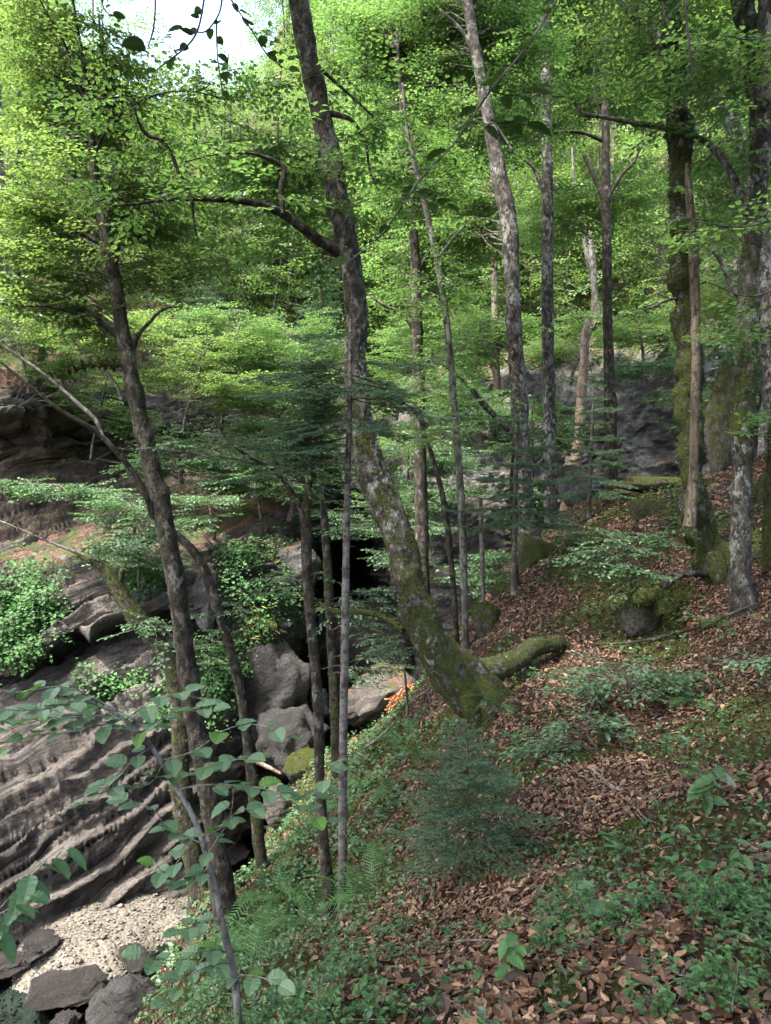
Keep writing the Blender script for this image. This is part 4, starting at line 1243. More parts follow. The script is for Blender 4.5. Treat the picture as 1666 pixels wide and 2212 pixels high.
tree('straight_beech', 'straight dark spotted beech before the cliff, with a broken mossy stub on its left side', 'tree',
     [(1323, 1075, 30), (1320, 980, 28), (1318, 850, 26), (1313, 700, 21), (1311, 550, 20), (1309, 400, 19), (1308, 250, 17), (1307, 100, 14), (1306, -40, 12)],
     18, 'dark_bark', (0.8, 0.4, 0.1, 0.0),
     branches=[dict(p=[(1306, 435, 13, 18), (1290, 395, 12, 18), (1275, 362, 11, 18), (1261, 333, 8, 18)], moss=0.7), dict(p=[(1316, 425, 9, 18), (1345, 375, 8, 18), (1370, 350, 6, 18), (1384, 315, 5, 18)], moss=0.3, twigs=3),
               dict(p=[(1302, 303, 10, 18), (1265, 288, 8, 18), (1220, 284, 7, 18), (1175, 290, 5, 18), (1140, 300, 3, 18)], moss=0.8, twigs=5), dict(p=[(1310, 270, 9, 18), (1290, 230, 8, 18), (1283, 190, 6, 18), (1290, 100, 4, 18)], twigs=3)],
     blobs=[(1330, 60, 20, 2.2, 2.0, 1.8, 50), (1290, 220, 20, 1.8, 1.6, 1.0, 24), (1360, 420, 20, 1.5, 1.5, 0.9, 20), (1310, -300, 18, 3, 3, 2, 30)],
     extra_top=[(0, 0, 2.5, 0.06), (0, 0, 2.5, 0.02)], kind='mid', leaf='beech_leaf', lod=2, seed=27)
tree('dead_snag', 'sunlit pinkish dead trunk with a broken top beside the pale rocks', 'dead tree',
     [(1228, 1105, 40), (1240, 1020, 30), (1252, 940, 25), (1257, 850, 22), (1262, 780, 19), (1266, 715, 18), (1270, 690, 10)], 21.5, 'pink_wood', (0.4, 0.1, 0.1, 0.3), seed=29)
tree('dead_snag', 'pale forked dead snag deep in the wood above the pink one', 'dead tree',
     [(1290, 680, 16), (1283, 600, 14), (1278, 545, 14), (1274, 500, 7)], 25, 'grey_bark', (0.3, 0.0), seed=30,
     branches=[dict(p=[(1282, 610, 14, 25), (1262, 520, 10, 25), (1248, 430, 8, 25), (1240, 380, 6, 25), (1236, 320, 4, 25)]), dict(p=[(1262, 510, 8, 25), (1270, 450, 6, 25), (1272, 390, 3, 25)])])
tree('orange_barked_tree', 'straight orange barked trunk between the leaning and curved beeches', 'tree',
     [(1076, 905, 18), (1073, 800, 17), (1070, 680, 16), (1068, 560, 14), (1066, 430, 11), (1064, 300, 7)], 25, 'dead_wood', (0.6, 0.4, 0.3), seed=31,
     blobs=[(1060, 420, 25, 2.2, 2, 2.2, 30)], kind='far', leaf='far_leaf', lod=2)
# right side
tree('twin_mossy_tree', 'mossy right hand trunk with a swept elbow base and shaggy dark moss', 'tree',
     [(1575, 1232, 70), (1548, 1218, 77), (1520, 1170, 67), (1503, 1110, 58), (1497, 1040, 53), (1495, 940, 53), (1492, 830, 53), (1484, 720, 51), (1478, 600, 51), (1472, 500, 49), (1467, 400, 46), (1468, 300, 44), (1464, 200, 42), (1456, 90, 42), (1448, -30, 42)],
     9.5, 'beech_bark', (1.2, 1.15, 1.1, 0.8, 0.9, 0.95, 0.95, 0.95, 0.95, 0.9, 0.75, 0.45, 0.25, 0.1, 0.05),
     branches=[dict(p=[(1452, 278, 15, 9.5), (1400, 270, 12, 9.45), (1350, 262, 10, 9.4), (1300, 252, 9, 9.35), (1255, 243, 10, 9.3), (1238, 215, 6, 9.3), (1180, 205, 4, 9.3), (1120, 180, 3, 9.3)], twigs=8, leafy=0.5, bark='pale_twig'),
               dict(p=[(1480, 640, 8, 9.5), (1440, 650, 5, 9.5), (1390, 672, 4, 9.5)])],
     blobs=[(1420, 60, 9.3, 1.0, 1.0, 0.8, 14), (1300, -450, 9, 2.8, 2.4, 1.4, 50), (1400, -900, 9.5, 3.0, 2.6, 1.6, 40)],
     extra_top=[(-0.1, 0, 1.8, 0.09), (0, 0, 2.0, 0.06), (0, 0, 2, 0.03)],
     roots=[[(1530, 1200, 50, 9.4), (1545, 1240, 46, 9.3), (1560, 1280, 24, 9.25)]], kind='near', lod=1, seed=33, n=20, lump=0.34, fz=5)
tree('broken_snag', 'pale splintered dead stem standing tight against the mossy right hand trunk', 'dead tree',
     [(1492, 1095, 26), (1497, 1040, 22), (1500, 930, 20), (1504, 800, 20), (1503, 680, 20), (1498, 560, 20), (1492, 470, 19), (1487, 400, 15), (1484, 352, 6)], 9.15, 'dead_wood', (0.5, 0.3, 0.5, 0.0, 0.0, 0.0, 0.0), seed=35, n=9, lump=0.2, fz=1.0)
tree('lichen_tree', 'lichen spotted upright trunk in front at the right edge, mossy in its upper half', 'tree',
     [(1602, 1322, 58), (1600, 1250, 46), (1600, 1150, 42), (1603, 1040, 42), (1606, 940, 50), (1610, 850, 48), (1612, 740, 42), (1616, 640, 42), (1622, 550, 36), (1634, 460, 34), (1644, 360, 34), (1650, 250, 36), (1655, 120, 36), (1656, 0, 34), (1655, -60, 32)],
     8.5, 'beech_bark', (0.9, 0.45, 0.25, 0.3, 0.9, 0.95, 0.6, 0.75, 0.7, 0.15, 0.1, 0.5, 0.4, 0.1, 0.0),
     branches=[dict(p=[(1640, 385, 36, 8.5), (1640, 260, 40, 8.6), (1632, 150, 44, 8.7), (1615, 50, 46, 8.8), (1595, -40, 46, 8.9)], moss=0.75, fz=1.5),
               dict(p=[(1620, 480, 22, 8.6), (1600, 420, 18, 8.8), (1572, 360, 16, 9.0), (1540, 318, 14, 9.2), (1500, 292, 10, 9.4), (1460, 270, 7, 9.5)], moss=0.2, twigs=5, leafy=0.6)],
     blobs=[(1600, 160, 8.3, 0.8, 0.9, 0.9, 12), (1600, 480, 8.6, 0.7, 0.7, 0.6, 8), (1700, -500, 8, 2.6, 2.6, 1.6, 30), (1500, -1100, 7, 3, 3, 1.6, 30), (1640, 910, 8.2, 0.6, 0.5, 0.15, 5), (1640, 700, 8.0, 0.5, 0.5, 0.3, 6)],
     extra_top=[(0, 0, 1.8, 0.08), (0, 0, 2.2, 0.06), (0, 0, 2, 0.03)], kind='near', lod=1, seed=37, n=16, lump=0.12, fz=1.5)
tree('mossy_tree', 'mossy trunk cut by the right edge behind the lichen spotted one', 'tree',
     [(1668, 1300, 44), (1664, 1200, 36), (1668, 1080, 34), (1676, 950, 32), (1690, 800, 30), (1700, 500, 26), (1706, 100, 20)], 9.0, 'dark_bark', (1.1, 1.0, 0.9, 0.6, 0.3), seed=39, fz=1.5,
     blobs=[(1680, 300, 9.2, 0.9, 0.9, 1.2, 12)], lod=1)
tree('leaning_beech', 'beech trunk slanting up to the left across the top right corner', 'tree',
     [(1668, 1010, 30), (1662, 800, 30), (1652, 600, 30), (1636, 430, 30), (1605, 320, 28), (1560, 228, 26), (1500, 150, 26), (1440, 105, 24), (1400, 60, 20), (1368, 35, 14), (1300, -40, 9)], 12.5, 'beech_bark', (0.6, 0.3, 0.1, 0.0),
     branches=[dict(p=[(1560, 230, 12, 12.5), (1540, 150, 9, 12.5), (1490, 80, 7, 12.4), (1440, 40, 5, 12.3), (1380, -30, 4, 12.3)], twigs=6, leafy=0.5), dict(p=[(1640, 640, 14, 12.5), (1600, 640, 12, 12.6), (1560, 570, 10, 12.7), (1520, 510, 7, 12.8), (1490, 470, 5, 12.9)], moss=0.4)],
     blobs=[(1560, 100, 14.3, 1.8, 1.5, 1.3, 36), (1420, 100, 14.6, 1.6, 1.5, 1.0, 22), (1560, 400, 14.6, 1.2, 1.2, 1.0, 18), (1560, 620, 13.5, 1.0, 1.0, 0.6, 12)], kind='mid', lod=2, seed=41, leaf='bright_leaf')
# thin trunks seen between the others, with their own crowns
BT = [
    ((1016, 640, 420), 24, 16, 'dark_bark', 'thin dark upright trunk between the leaning beech and the curved grey one'),
    ((1245, 690, 330), 30, 12, 'pale_twig', 'slim pale trunk deep in the wood behind the two straight beeches'),
    ((620, 1130, 860), 23, 12, 'pink_wood', 'short bright trunk on the far bank left of the leaning beech'),
    ((540, 720, 250), 33, 13, 'dark_bark', 'dark far trunk behind the arching beech bough'),
    ((275, 640, 240), 28, 15, 'pink_wood', 'pale far trunk seen just right of the slender dark tree'),
    ((450, 640, 200), 34, 10, 'dark_bark', 'thin far trunk left of the arching bough stub'),
    ((30, 720, 150), 30, 16, 'dark_bark', 'dark far trunk at the left edge above the overhang'),
    ((1395, 700, 180), 29, 14, 'dark_bark', 'dark far trunk just left of the splintered stem'),
    ((1560, 800, 250), 25, 16, 'dark_bark', 'dark trunk behind the mossy rock curtain at right'),
    ((820, 760, 200), 30, 13, 'dark_bark', 'dark far trunk immediately right of the leaning beech'),
    ((1125, 690, 150), 32, 10, 'dark_bark', 'slim far trunk between the curved and the straight beech'),
    ((690, 700, 300), 32, 11, 'dark_bark', 'slim far trunk immediately left of the leaning beech'),
]
for k, ((px, pyb, pyt), Y, w, bk, lb) in enumerate(BT):
    g = far_px(px, pyb)
    Y = float(g[1])
    rng = np.random.default_rng(100 + k)
    xs_ = px + np.cumsum(rng.normal(0, 6, 6))
    ys_ = np.linspace(pyb, pyt, 6)
    tree('woodland_tree', lb, 'tree', [(xs_[i], ys_[i], w * (1 - 0.11 * i)) for i in range(6)], Y, bk, (0.3, 0.1),
         blobs=[(px - 20, pyt + 40, Y, 2.2, 2.0, 2.0, 16), (px + 30, (pyt + pyb) / 2, Y + 0.5, 2.0, 1.6, 1.4, 10)], kind='far', leaf='far_leaf', lod=2, seed=200 + k, group='trees of the wooded slope', n=7, gap=0.25)

# ------------------------------------------------------------------ young trees and shrubs on the gorge sides
SH = [   # px, py (foot), Y, blobs (px,py,rx,rz), leaf, label
    (400, 900, 21, [(380, 800, 1.2, .35), (520, 830, 1.3, .35), (450, 740, 1.2, .35)], 'bright_leaf', 'bright layered young beech beside the slender dark trunk, over the far ledge'),
    (560, 960, 22, [(560, 860, 1.4, .35), (660, 820, 1.2, .3), (600, 920, 1.2, .25)], 'beech_leaf', 'layered young beech on the far bank below the arching bough'),
    (250, 830, 20, [(200, 740, 1.1, .4), (120, 700, 1.2, .4), (280, 700, 0.9, .35)], 'bright_leaf', 'bright shrub above the rock overhang at the left'),
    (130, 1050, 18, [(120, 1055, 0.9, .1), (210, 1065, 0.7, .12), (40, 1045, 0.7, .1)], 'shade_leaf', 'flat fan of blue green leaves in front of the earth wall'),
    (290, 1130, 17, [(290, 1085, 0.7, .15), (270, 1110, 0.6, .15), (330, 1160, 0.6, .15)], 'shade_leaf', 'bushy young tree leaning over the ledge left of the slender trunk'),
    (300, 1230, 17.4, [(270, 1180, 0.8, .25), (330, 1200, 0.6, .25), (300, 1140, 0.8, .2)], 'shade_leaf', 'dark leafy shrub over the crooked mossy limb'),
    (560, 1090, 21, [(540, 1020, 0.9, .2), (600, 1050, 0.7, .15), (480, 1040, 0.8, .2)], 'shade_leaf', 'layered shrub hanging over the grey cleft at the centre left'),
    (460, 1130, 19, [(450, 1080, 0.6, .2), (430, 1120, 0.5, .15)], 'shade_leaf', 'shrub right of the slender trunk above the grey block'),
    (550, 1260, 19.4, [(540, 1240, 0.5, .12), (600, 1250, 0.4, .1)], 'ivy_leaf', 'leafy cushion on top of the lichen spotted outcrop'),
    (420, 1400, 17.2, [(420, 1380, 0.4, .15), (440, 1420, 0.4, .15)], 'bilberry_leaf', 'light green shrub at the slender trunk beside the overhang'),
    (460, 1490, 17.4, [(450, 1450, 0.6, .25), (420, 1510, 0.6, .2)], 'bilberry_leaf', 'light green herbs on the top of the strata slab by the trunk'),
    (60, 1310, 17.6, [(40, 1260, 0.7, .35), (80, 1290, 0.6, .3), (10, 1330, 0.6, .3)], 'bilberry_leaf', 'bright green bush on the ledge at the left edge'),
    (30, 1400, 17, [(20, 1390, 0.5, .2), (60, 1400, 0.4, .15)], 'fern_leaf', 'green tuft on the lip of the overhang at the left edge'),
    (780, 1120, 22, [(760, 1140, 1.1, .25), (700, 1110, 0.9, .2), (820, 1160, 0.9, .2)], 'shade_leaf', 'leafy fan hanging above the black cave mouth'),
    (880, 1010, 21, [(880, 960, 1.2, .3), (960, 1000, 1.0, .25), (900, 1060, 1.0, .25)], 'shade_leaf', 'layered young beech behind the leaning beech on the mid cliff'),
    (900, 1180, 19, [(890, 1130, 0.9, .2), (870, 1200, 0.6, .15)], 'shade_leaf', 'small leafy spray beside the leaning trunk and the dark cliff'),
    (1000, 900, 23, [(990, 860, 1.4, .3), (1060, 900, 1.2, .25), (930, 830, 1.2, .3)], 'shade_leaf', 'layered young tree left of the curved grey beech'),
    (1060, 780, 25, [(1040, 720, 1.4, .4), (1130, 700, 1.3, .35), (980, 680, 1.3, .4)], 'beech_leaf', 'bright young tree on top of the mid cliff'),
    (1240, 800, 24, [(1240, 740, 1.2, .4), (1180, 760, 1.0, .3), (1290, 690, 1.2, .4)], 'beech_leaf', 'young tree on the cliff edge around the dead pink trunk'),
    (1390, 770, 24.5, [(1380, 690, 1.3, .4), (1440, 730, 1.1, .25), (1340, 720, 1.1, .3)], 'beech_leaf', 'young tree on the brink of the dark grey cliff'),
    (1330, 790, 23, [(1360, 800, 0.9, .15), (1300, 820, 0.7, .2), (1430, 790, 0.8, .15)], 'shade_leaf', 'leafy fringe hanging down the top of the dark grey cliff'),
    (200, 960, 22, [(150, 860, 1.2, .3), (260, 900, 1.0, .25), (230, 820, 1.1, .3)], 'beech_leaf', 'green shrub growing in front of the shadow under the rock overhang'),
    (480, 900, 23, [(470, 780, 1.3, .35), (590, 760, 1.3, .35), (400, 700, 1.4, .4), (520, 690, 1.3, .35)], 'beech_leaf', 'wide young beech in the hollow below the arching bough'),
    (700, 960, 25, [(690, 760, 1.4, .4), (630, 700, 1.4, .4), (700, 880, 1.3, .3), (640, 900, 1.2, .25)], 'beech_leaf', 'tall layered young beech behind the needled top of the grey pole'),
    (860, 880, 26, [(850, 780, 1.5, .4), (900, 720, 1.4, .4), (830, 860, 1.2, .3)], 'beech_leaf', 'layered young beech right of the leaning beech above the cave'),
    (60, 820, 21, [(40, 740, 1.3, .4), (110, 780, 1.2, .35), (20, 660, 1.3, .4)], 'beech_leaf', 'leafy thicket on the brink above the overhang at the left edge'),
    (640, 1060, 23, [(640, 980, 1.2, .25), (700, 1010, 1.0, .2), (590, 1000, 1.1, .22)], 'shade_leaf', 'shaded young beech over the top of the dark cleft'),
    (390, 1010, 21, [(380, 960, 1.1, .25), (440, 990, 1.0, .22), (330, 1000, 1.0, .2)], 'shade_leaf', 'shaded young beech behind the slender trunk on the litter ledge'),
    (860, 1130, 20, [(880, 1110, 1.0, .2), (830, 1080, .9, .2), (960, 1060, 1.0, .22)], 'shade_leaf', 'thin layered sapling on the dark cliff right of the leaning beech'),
    (1150, 1030, 20, [(1150, 880, 0.8, .3), (1200, 930, 0.7, .3), (1140, 960, 0.8, .25)], 'beech_leaf', 'sunlit leaves between the curved and the straight beech'),
    (1560, 780, 18, [(1560, 740, 1.0, .4), (1520, 700, 0.8, .4), (1600, 800, 0.8, .3)], 'beech_leaf', 'young tree behind the splintered stem at the right'),
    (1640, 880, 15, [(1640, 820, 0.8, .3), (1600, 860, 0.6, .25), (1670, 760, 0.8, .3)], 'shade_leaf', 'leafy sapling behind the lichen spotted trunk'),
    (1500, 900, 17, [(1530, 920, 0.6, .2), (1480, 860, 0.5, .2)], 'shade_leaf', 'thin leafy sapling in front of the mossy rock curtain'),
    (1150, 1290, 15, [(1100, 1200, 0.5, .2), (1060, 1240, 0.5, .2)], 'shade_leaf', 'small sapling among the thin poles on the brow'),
]
for k, (px, py, Y, bl, lf, lb) in enumerate(SH):
    top = min(bl, key=lambda b: b[1])
    tree('young_beech' if lf not in ('bilberry_leaf', 'ivy_leaf', 'fern_leaf') else 'shrub', lb, 'young tree' if lf not in ('bilberry_leaf', 'ivy_leaf', 'fern_leaf') else 'shrub',
         [(px, py, 7), ((px * 2 + top[0]) / 3, (py * 2 + top[1]) / 3, 6), (top[0], top[1], 3)], Y, 'twig', (0.2,),
         blobs=[(b[0], b[1], Y, b[2] * 1.1, b[2], b[3] * 1.15, int((14 + 12 * b[2]) * (0.45 if lf in ('bilberry_leaf', 'ivy_leaf', 'fern_leaf') and px > 300 else 0.85))) for b in bl], kind='tiny' if lf in ('bilberry_leaf', 'ivy_leaf', 'fern_leaf') else 'mid', leaf=lf, lod=2, seed=300 + k,
         n=5, sink=0.4, group='young trees and shrubs on the gorge sides', gap=0.2, tilt=0.14)

# ------------------------------------------------------------------ the mass of the wood on the far slope
rng = np.random.default_rng(77)
fo = Foliage()
far_leaf_n = 0
for k in range(230):
    c = rng.uniform(0.5, len(COLS) - 1.2)
    r = 11.2 + 2.7 * rng.uniform(0, 1) ** 1.1
    g = far_at(c, r)
    # the gap where the sky shows
    ppx = 833 + F * g[0] / g[1]
    h = rng.uniform(6, 13)
    if r > 12.0 and 250 < ppx < 600:
        h *= 0.3
    rad = rng.uniform(1.3, 2.4)
    top = g + np.array([rng.normal(0, 0.5), rng.normal(0, 0.5), h])
    n = int(26 + 11 * h)
    pts = np.array([g, (g + top) / 2 + rng.normal(0, 0.15, 3), top])
    fo.segs(pts[:-1], pts[1:], np.array([0.10, 0.07]) * rng.uniform(0.7, 1.3))
    for _ in range(n):
        f = rng.uniform(0.05, 1.0)
        a = rng.uniform(0, 6.283)
        rr = rad * math.sqrt(rng.uniform(0.1, 1)) * (1.15 - 0.75 * abs(f - 0.45))
        pos = g + (top - g) * f + np.array([math.cos(a) * rr, math.sin(a) * rr, rng.normal(0, 0.2)])
        put_spray(fo, 'far', pos, a + rng.normal(0, 0.5), rng.normal(-0.1, 0.3), rng.normal(0, 0.3), rng.uniform(0.8, 1.35), rng, twigs=False)
mb = MB()
fo.into(mb, 2)
o = mb.build('far_wood', [M['far_leaf'], M['twig']])
o['kind'] = 'stuff'
o['label'] = 'sunlit green wood covering the slope beyond the gorge'
print('far leaves', fo.count())


# ------------------------------------------------------------------ spruces
def needle_branch(fo_s, mbn, path, tw_len, rng, gap=0.05, nl=0.02, nw=0.0028, ngap=0.006, droop=-0.15):
    """a flat spruce branch: side twigs left and right, needles as thin blades around every twig"""
    path = catmull(path, 10)
    ln = np.linalg.norm(np.diff(path, axis=0), axis=1)
    cs = np.concatenate([[0], np.cumsum(ln)])
    axes = [path[3:]]
    n = max(2, int(cs[-1] * 0.85 / gap))
    for i in range(n):
        u = cs[-1] * (0.15 + 0.83 * (i + 0.5) / n)
        e = min(np.searchsorted(cs, u, side='right') - 1, len(ln) - 1)
        d = (path[e + 1] - path[e]) / ln[e]
        pos = path[e] + d * (u - cs[e])
        side = unit(np.cross(d, np.array([0, 0, 1.0]))) * (1 if i % 2 else -1)
        L = tw_len * (1.05 - 0.75 * u / cs[-1]) * rng.uniform(0.6, 1.15)
        dv_ = unit(d * 0.75 + side + np.array([0, 0, droop + rng.normal(0, 0.12)]))
        q = np.array([pos + dv_ * L * t_ + d * (0.18 * L * t_ * t_) for t_ in (0, .35, .7, 1.0)])
        axes.append(q)
        if L > 0.05:
            for t_ in (0.4, 0.7):
                for sg in (-1, 1):
                    s2 = unit(np.cross(dv_, np.array([0, 0, 1.0]))) * sg
                    d2 = unit(dv_ * 0.9 + s2 * 0.8 + np.array([0, 0, rng.normal(-0.05, 0.1)]))
                    st = pos + dv_ * L * t_
                    axes.append(np.array([st, st + d2 * L * 0.22, st + d2 * L * 0.4]))
    fo_s.segs(path[:-1], path[1:], np.linspace(0.005, 0.0018, len(path) - 1) * (1 + cs[-1]))
    P0, D0, W0 = [], [], []
    for q in axes:
        fo_s.segs(q[:-1], q[1:], np.full(len(q) - 1, 0.0012))
        l2 = np.linalg.norm(np.diff(q, axis=0), axis=1)
        c2 = np.concatenate([[0], np.cumsum(l2)])
        m_ = max(3, int(c2[-1] / ngap))
        u = c2[-1] * (np.arange(m_) + 0.5) / m_
        e = np.clip(np.searchsorted(c2, u, side='right') - 1, 0, len(l2) - 1)
        d = (q[1:] - q[:-1])[e] / l2[e][:, None]
        P0.append(q[e] + d * (u - c2[e])[:, None])
        D0.append(d)
    p = np.concatenate(P0)
    d = np.concatenate(D0)
    k = len(p)
    s = unit(np.cross(d, np.array([0, 0, 1.0]) + rng.normal(0, 0.05, 3)))
    up = np.cross(s, d)
    a = np.where(np.arange(k) % 2 == 0, 1.0, -1.0) * rng.uniform(0.25, 1.25, k)
    nd = unit(d * 0.55 + s * np.sin(a)[:, None] * 1.1 + up * (np.cos(a) * 0.55)[:, None])
    L = nl * rng.uniform(0.75, 1.2, (k, 1))
    b = unit(np.cross(nd, rng.normal(0, 1, (k, 3)))) * nw * 0.5
    v = np.stack([p - b, p + b, p + nd * L], 1).reshape(-1, 3)
    mbn.add(v, t=np.arange(3 * k).reshape(-1, 3), mat=0)


def spruce(name, label, pts, Y, br, bark='pole_bark', seed=1, tw=0.2, gap=0.05, nl=0.02, nw=0.003, ngap=0.007, stubs=0, group=None, n=10, cat='spruce', moss=(0.3, 0.0)):
    """br: list of (trunk fraction, azimuth, length, rise) branches"""
    rng = np.random.default_rng(seed)
    W3 = np.array([P(q[0], q[1], Y) for q in pts])
    rad = np.array([q[2] / 2 / F * Y for q in pts])
    base = W3[0].copy()
    W3 = np.vstack([W3[0] + (W3[0] - W3[1]) * 0.08, W3])
    rad = np.append(rad[0] * 1.1, rad)
    t = thing(name, label, cat, base, group)
    mb = MB()
    tube(mb, W3, rad, n=n, step=0.06, lump=0.06, lf=8, moss=np.interp(np.linspace(0, 1, len(W3)), np.linspace(0, 1, len(moss)), moss), seed=seed)
    axis = catmull(W3, 80)
    fo_s = Foliage()
    mbn = MB()
    for (f, az, L, rise) in br:
        st = axis[int(np.clip(f, 0, 1) * 79)]
        h = np.array([math.cos(az), math.sin(az), 0])
        path = np.array([st, st + h * L * .35 + [0, 0, rise * L * .35 + .02 * L], st + h * L * .7 + [0, 0, rise * L * .62], st + h * L + [0, 0, rise * L * .8 + 0.03 * L]])
        path[1:] += rng.normal(0, 0.025 * L, (3, 3))
        needle_branch(fo_s, mbn, path, tw * min(1, 0.35 + L), rng, gap, nl, nw, ngap)
    for _ in range(stubs):
        f = rng.uniform(0.12, 0.75)
        st = axis[int(f * 79)]
        a = rng.uniform(0, 6.283)
        L = rng.uniform(0.06, 0.3) * (0.6 + f)
        h = np.array([math.cos(a), math.sin(a), rng.uniform(-0.25, 0.2)])
        q = np.array([st, st + h * L * .5 + [0, 0, .01], st + h * L + rng.normal(0, .02, 3)])
        fo_s.segs(q[:-1], q[1:], np.array([0.005, 0.003]))
    mb.build('trunk', [M[bark]], t, base, True)
    m2 = MB()
    fo_s.into(m2, 2, tm=0)
    m2.build('branches', [M['spruce_twig'] if bark == 'spruce_twig' else M['twig']], t, base)
    mbn.build('needles', [M['needle']], t, base)
    return t


def whorls(rng, f0, f1, n, per, L0, L1, r0, r1):
    out = []
    for i in range(n):
        f = f0 + (f1 - f0) * i / max(1, n - 1)
        L = L0 + (L1 - L0) * i / max(1, n - 1)
        a0 = rng.uniform(0, 6.28)
        for j in range(per):
            out.append((f + rng.normal(0, 0.008), a0 + j * 6.283 / per + rng.normal(0, 0.25), L * rng.uniform(0.5, 1.25), r0 + (r1 - r0) * i / max(1, n - 1) + rng.normal(0, 0.06)))
    return out


g = np.random.default_rng(8)
spruce('small_spruce', 'small bushy blue green spruce standing alone in the dead leaves', [(1018, 1900, 16), (1015, 1800, 12), (1010, 1700, 8), (1008, 1600, 4), (1003, 1560, 2)], 5.0,
       whorls(g, 0.15, 0.97, 12, 5, 0.66, 0.10, -0.30, 0.55) + whorls(g, 0.32, 0.7, 3, 5, 0.66, 0.48, -0.15, 0.15), 'spruce_twig', seed=51, tw=0.24, gap=0.026, nl=0.018, nw=0.0034, ngap=0.0030)
br = []
for i in range(40):
    f = g.uniform(0.79, 0.99)
    az = g.choice([math.pi, math.pi + 0.5, math.pi - 0.5, 0.3, -0.4, 2.2, 4.0, 5.2], p=[.25, .16, .16, .12, .11, .08, .06, .06]) + g.normal(0, 0.2)
    br.append((f, az, g.uniform(0.55, 1.25) * (1.5 - f * 0.65), -0.18 - 0.1 * g.random()))
spruce('spruce_pole', 'thin bare grey spruce pole with snapped side twigs and a dark needled top', [(737, 2018, 22), (740, 1850, 20), (741, 1650, 19), (745, 1400, 18), (748, 1200, 16), (752, 1000, 14), (756, 850, 11), (757, 760, 8), (757, 690, 5)], 7.0, br,
       'pole_bark', seed=53, tw=0.34, gap=0.035, nl=0.024, nw=0.0052, ngap=0.0032, stubs=46)
spruce('young_spruce', 'young spruce with wide dark tiers behind the thin poles on the brow', [(1110, 1275, 14), (1112, 1150, 11), (1116, 1000, 8), (1120, 900, 4)], 11.5,
       whorls(g, 0.42, 0.98, 8, 6, 1.15, 0.3, -0.22, 0.1), 'twig', seed=55, tw=0.4, gap=0.06, nl=0.034, nw=0.009, ngap=0.006)
spruce('young_spruce', 'young spruce with a spire top in front of the straight dark beech', [(1272, 1110, 11), (1276, 1000, 8), (1280, 900, 5), (1284, 830, 2)], 15.5,
       whorls(g, 0.22, 0.98, 9, 6, 1.25, 0.25, -0.2, 0.25), 'twig', seed=57, tw=0.42, gap=0.07, nl=0.04, nw=0.011, ngap=0.008)
for (px, pyb, pyt, Y, Ln, lb, sd_) in [(50, 900, 280, 26, 2.2, 'dark spruce on the far slope at the left edge', 61), (430, 850, 560, 25, 1.8, 'dark spruce in the hollow right of the slender tree', 62), (1600, 860, 470, 17, 1.7, 'dark spruce behind the trunks at the right edge', 63),
                                      (690, 860, 560, 28, 1.8, 'dark spruce behind the leaning beech above the cleft', 64), (1000, 900, 640, 27, 1.5, 'dim spruce in the wood left of the curved beech', 65)]:
    g2 = np.random.default_rng(sd_)
    spruce('dark_spruce', lb, [(px, pyb, 14), (px + 2, (pyb + pyt) / 2, 9), (px + 4, pyt, 3)], Y, whorls(g2, 0.15, 0.97, 13, 6, Ln, 0.3, -0.28, 0.1), 'dark_bark', seed=sd_, tw=0.6, gap=0.11, nl=0.07, nw=0.02, ngap=0.016,
           group='dark spruces in the wood', n=6)

# ------------------------------------------------------------------ the beech at the photographer's side whose twigs hang into the view
def hanging_twigs(name, label, cat, base, trunk, r_tr, twigs, leafspec, mat_leaf, blobs=(), seed=1, bark='dark_bark', lod=0):
    rng = np.random.default_rng(seed)
    t = thing(name, label, cat, base)
    mb = MB()
    tube(mb, trunk, r_tr, n=12, step=0.1, lump=0.1, seed=seed)
    mb.build('trunk', [M[bark]], t, base, True)
    fo = Foliage()
    for tw in twigs:
        p = np.array([P(a[0], a[1], a[3]) if len(a) == 4 else np.array(a[:3]) for a in tw['p']])
        rr = np.array([(a[2] / 2 / F * a[3]) if len(a) == 4 else a[4] for a in tw['p']])
        m1 = MB()
        tube(m1, p, rr, n=6, step=0.03, lump=0.1, lf=20, seed=seed)
        m1.build('branch', [M[tw.get('bark', 'twig')]], t, base, True)
        place_leaves(fo, p, tw['n'], leafspec, rng, tw.get('f0', 0.1), tw.get('size', 1.0))
    m2 = MB()
    fo.into(m2, lod, wide=0.36)
    m2.build('leaves', [M[mat_leaf], M['twig']], t, base)
    if blobs:
        f2 = Foliage()
        ax = catmull(trunk, 60)
        crown_into(f2, ax, blobs, 'far', rng, 1.0, 0.3)
        m3 = MB()
        f2.into(m3, 2)
        m3.build('crown', [M['beech_leaf'], M['twig']], t, base)
    return t


def place_leaves(fo, path, n, size, rng, f0=0.1, sc=1.0, jit=0.30, droop=-0.12):
    c = catmull(path, 60)
    k = np.linspace(f0 * 59, 59, n).astype(int)
    tg = unit(np.gradient(c, axis=0))
    for a, j in enumerate(k):
        d = tg[j]
        th = math.atan2(d[1], d[0]) + (1 if a % 2 else -1) * rng.uniform(0.5, 1.3) * (0.15 if a == n - 1 else 1)
        dd = np.array([math.cos(th), math.sin(th), rng.normal(droop, 0.22)])
        st = c[j]
        pe = st + dd * 0.012 * sc
        fo.segs(st[None], pe[None], np.array([0.0009]))
        fo.leaves(pe[None], dd[None], np.array([[rng.normal(0, jit), rng.normal(-0.1, jit), 1.0]]), np.array([size * sc * rng.uniform(0.6, 1.15)]))


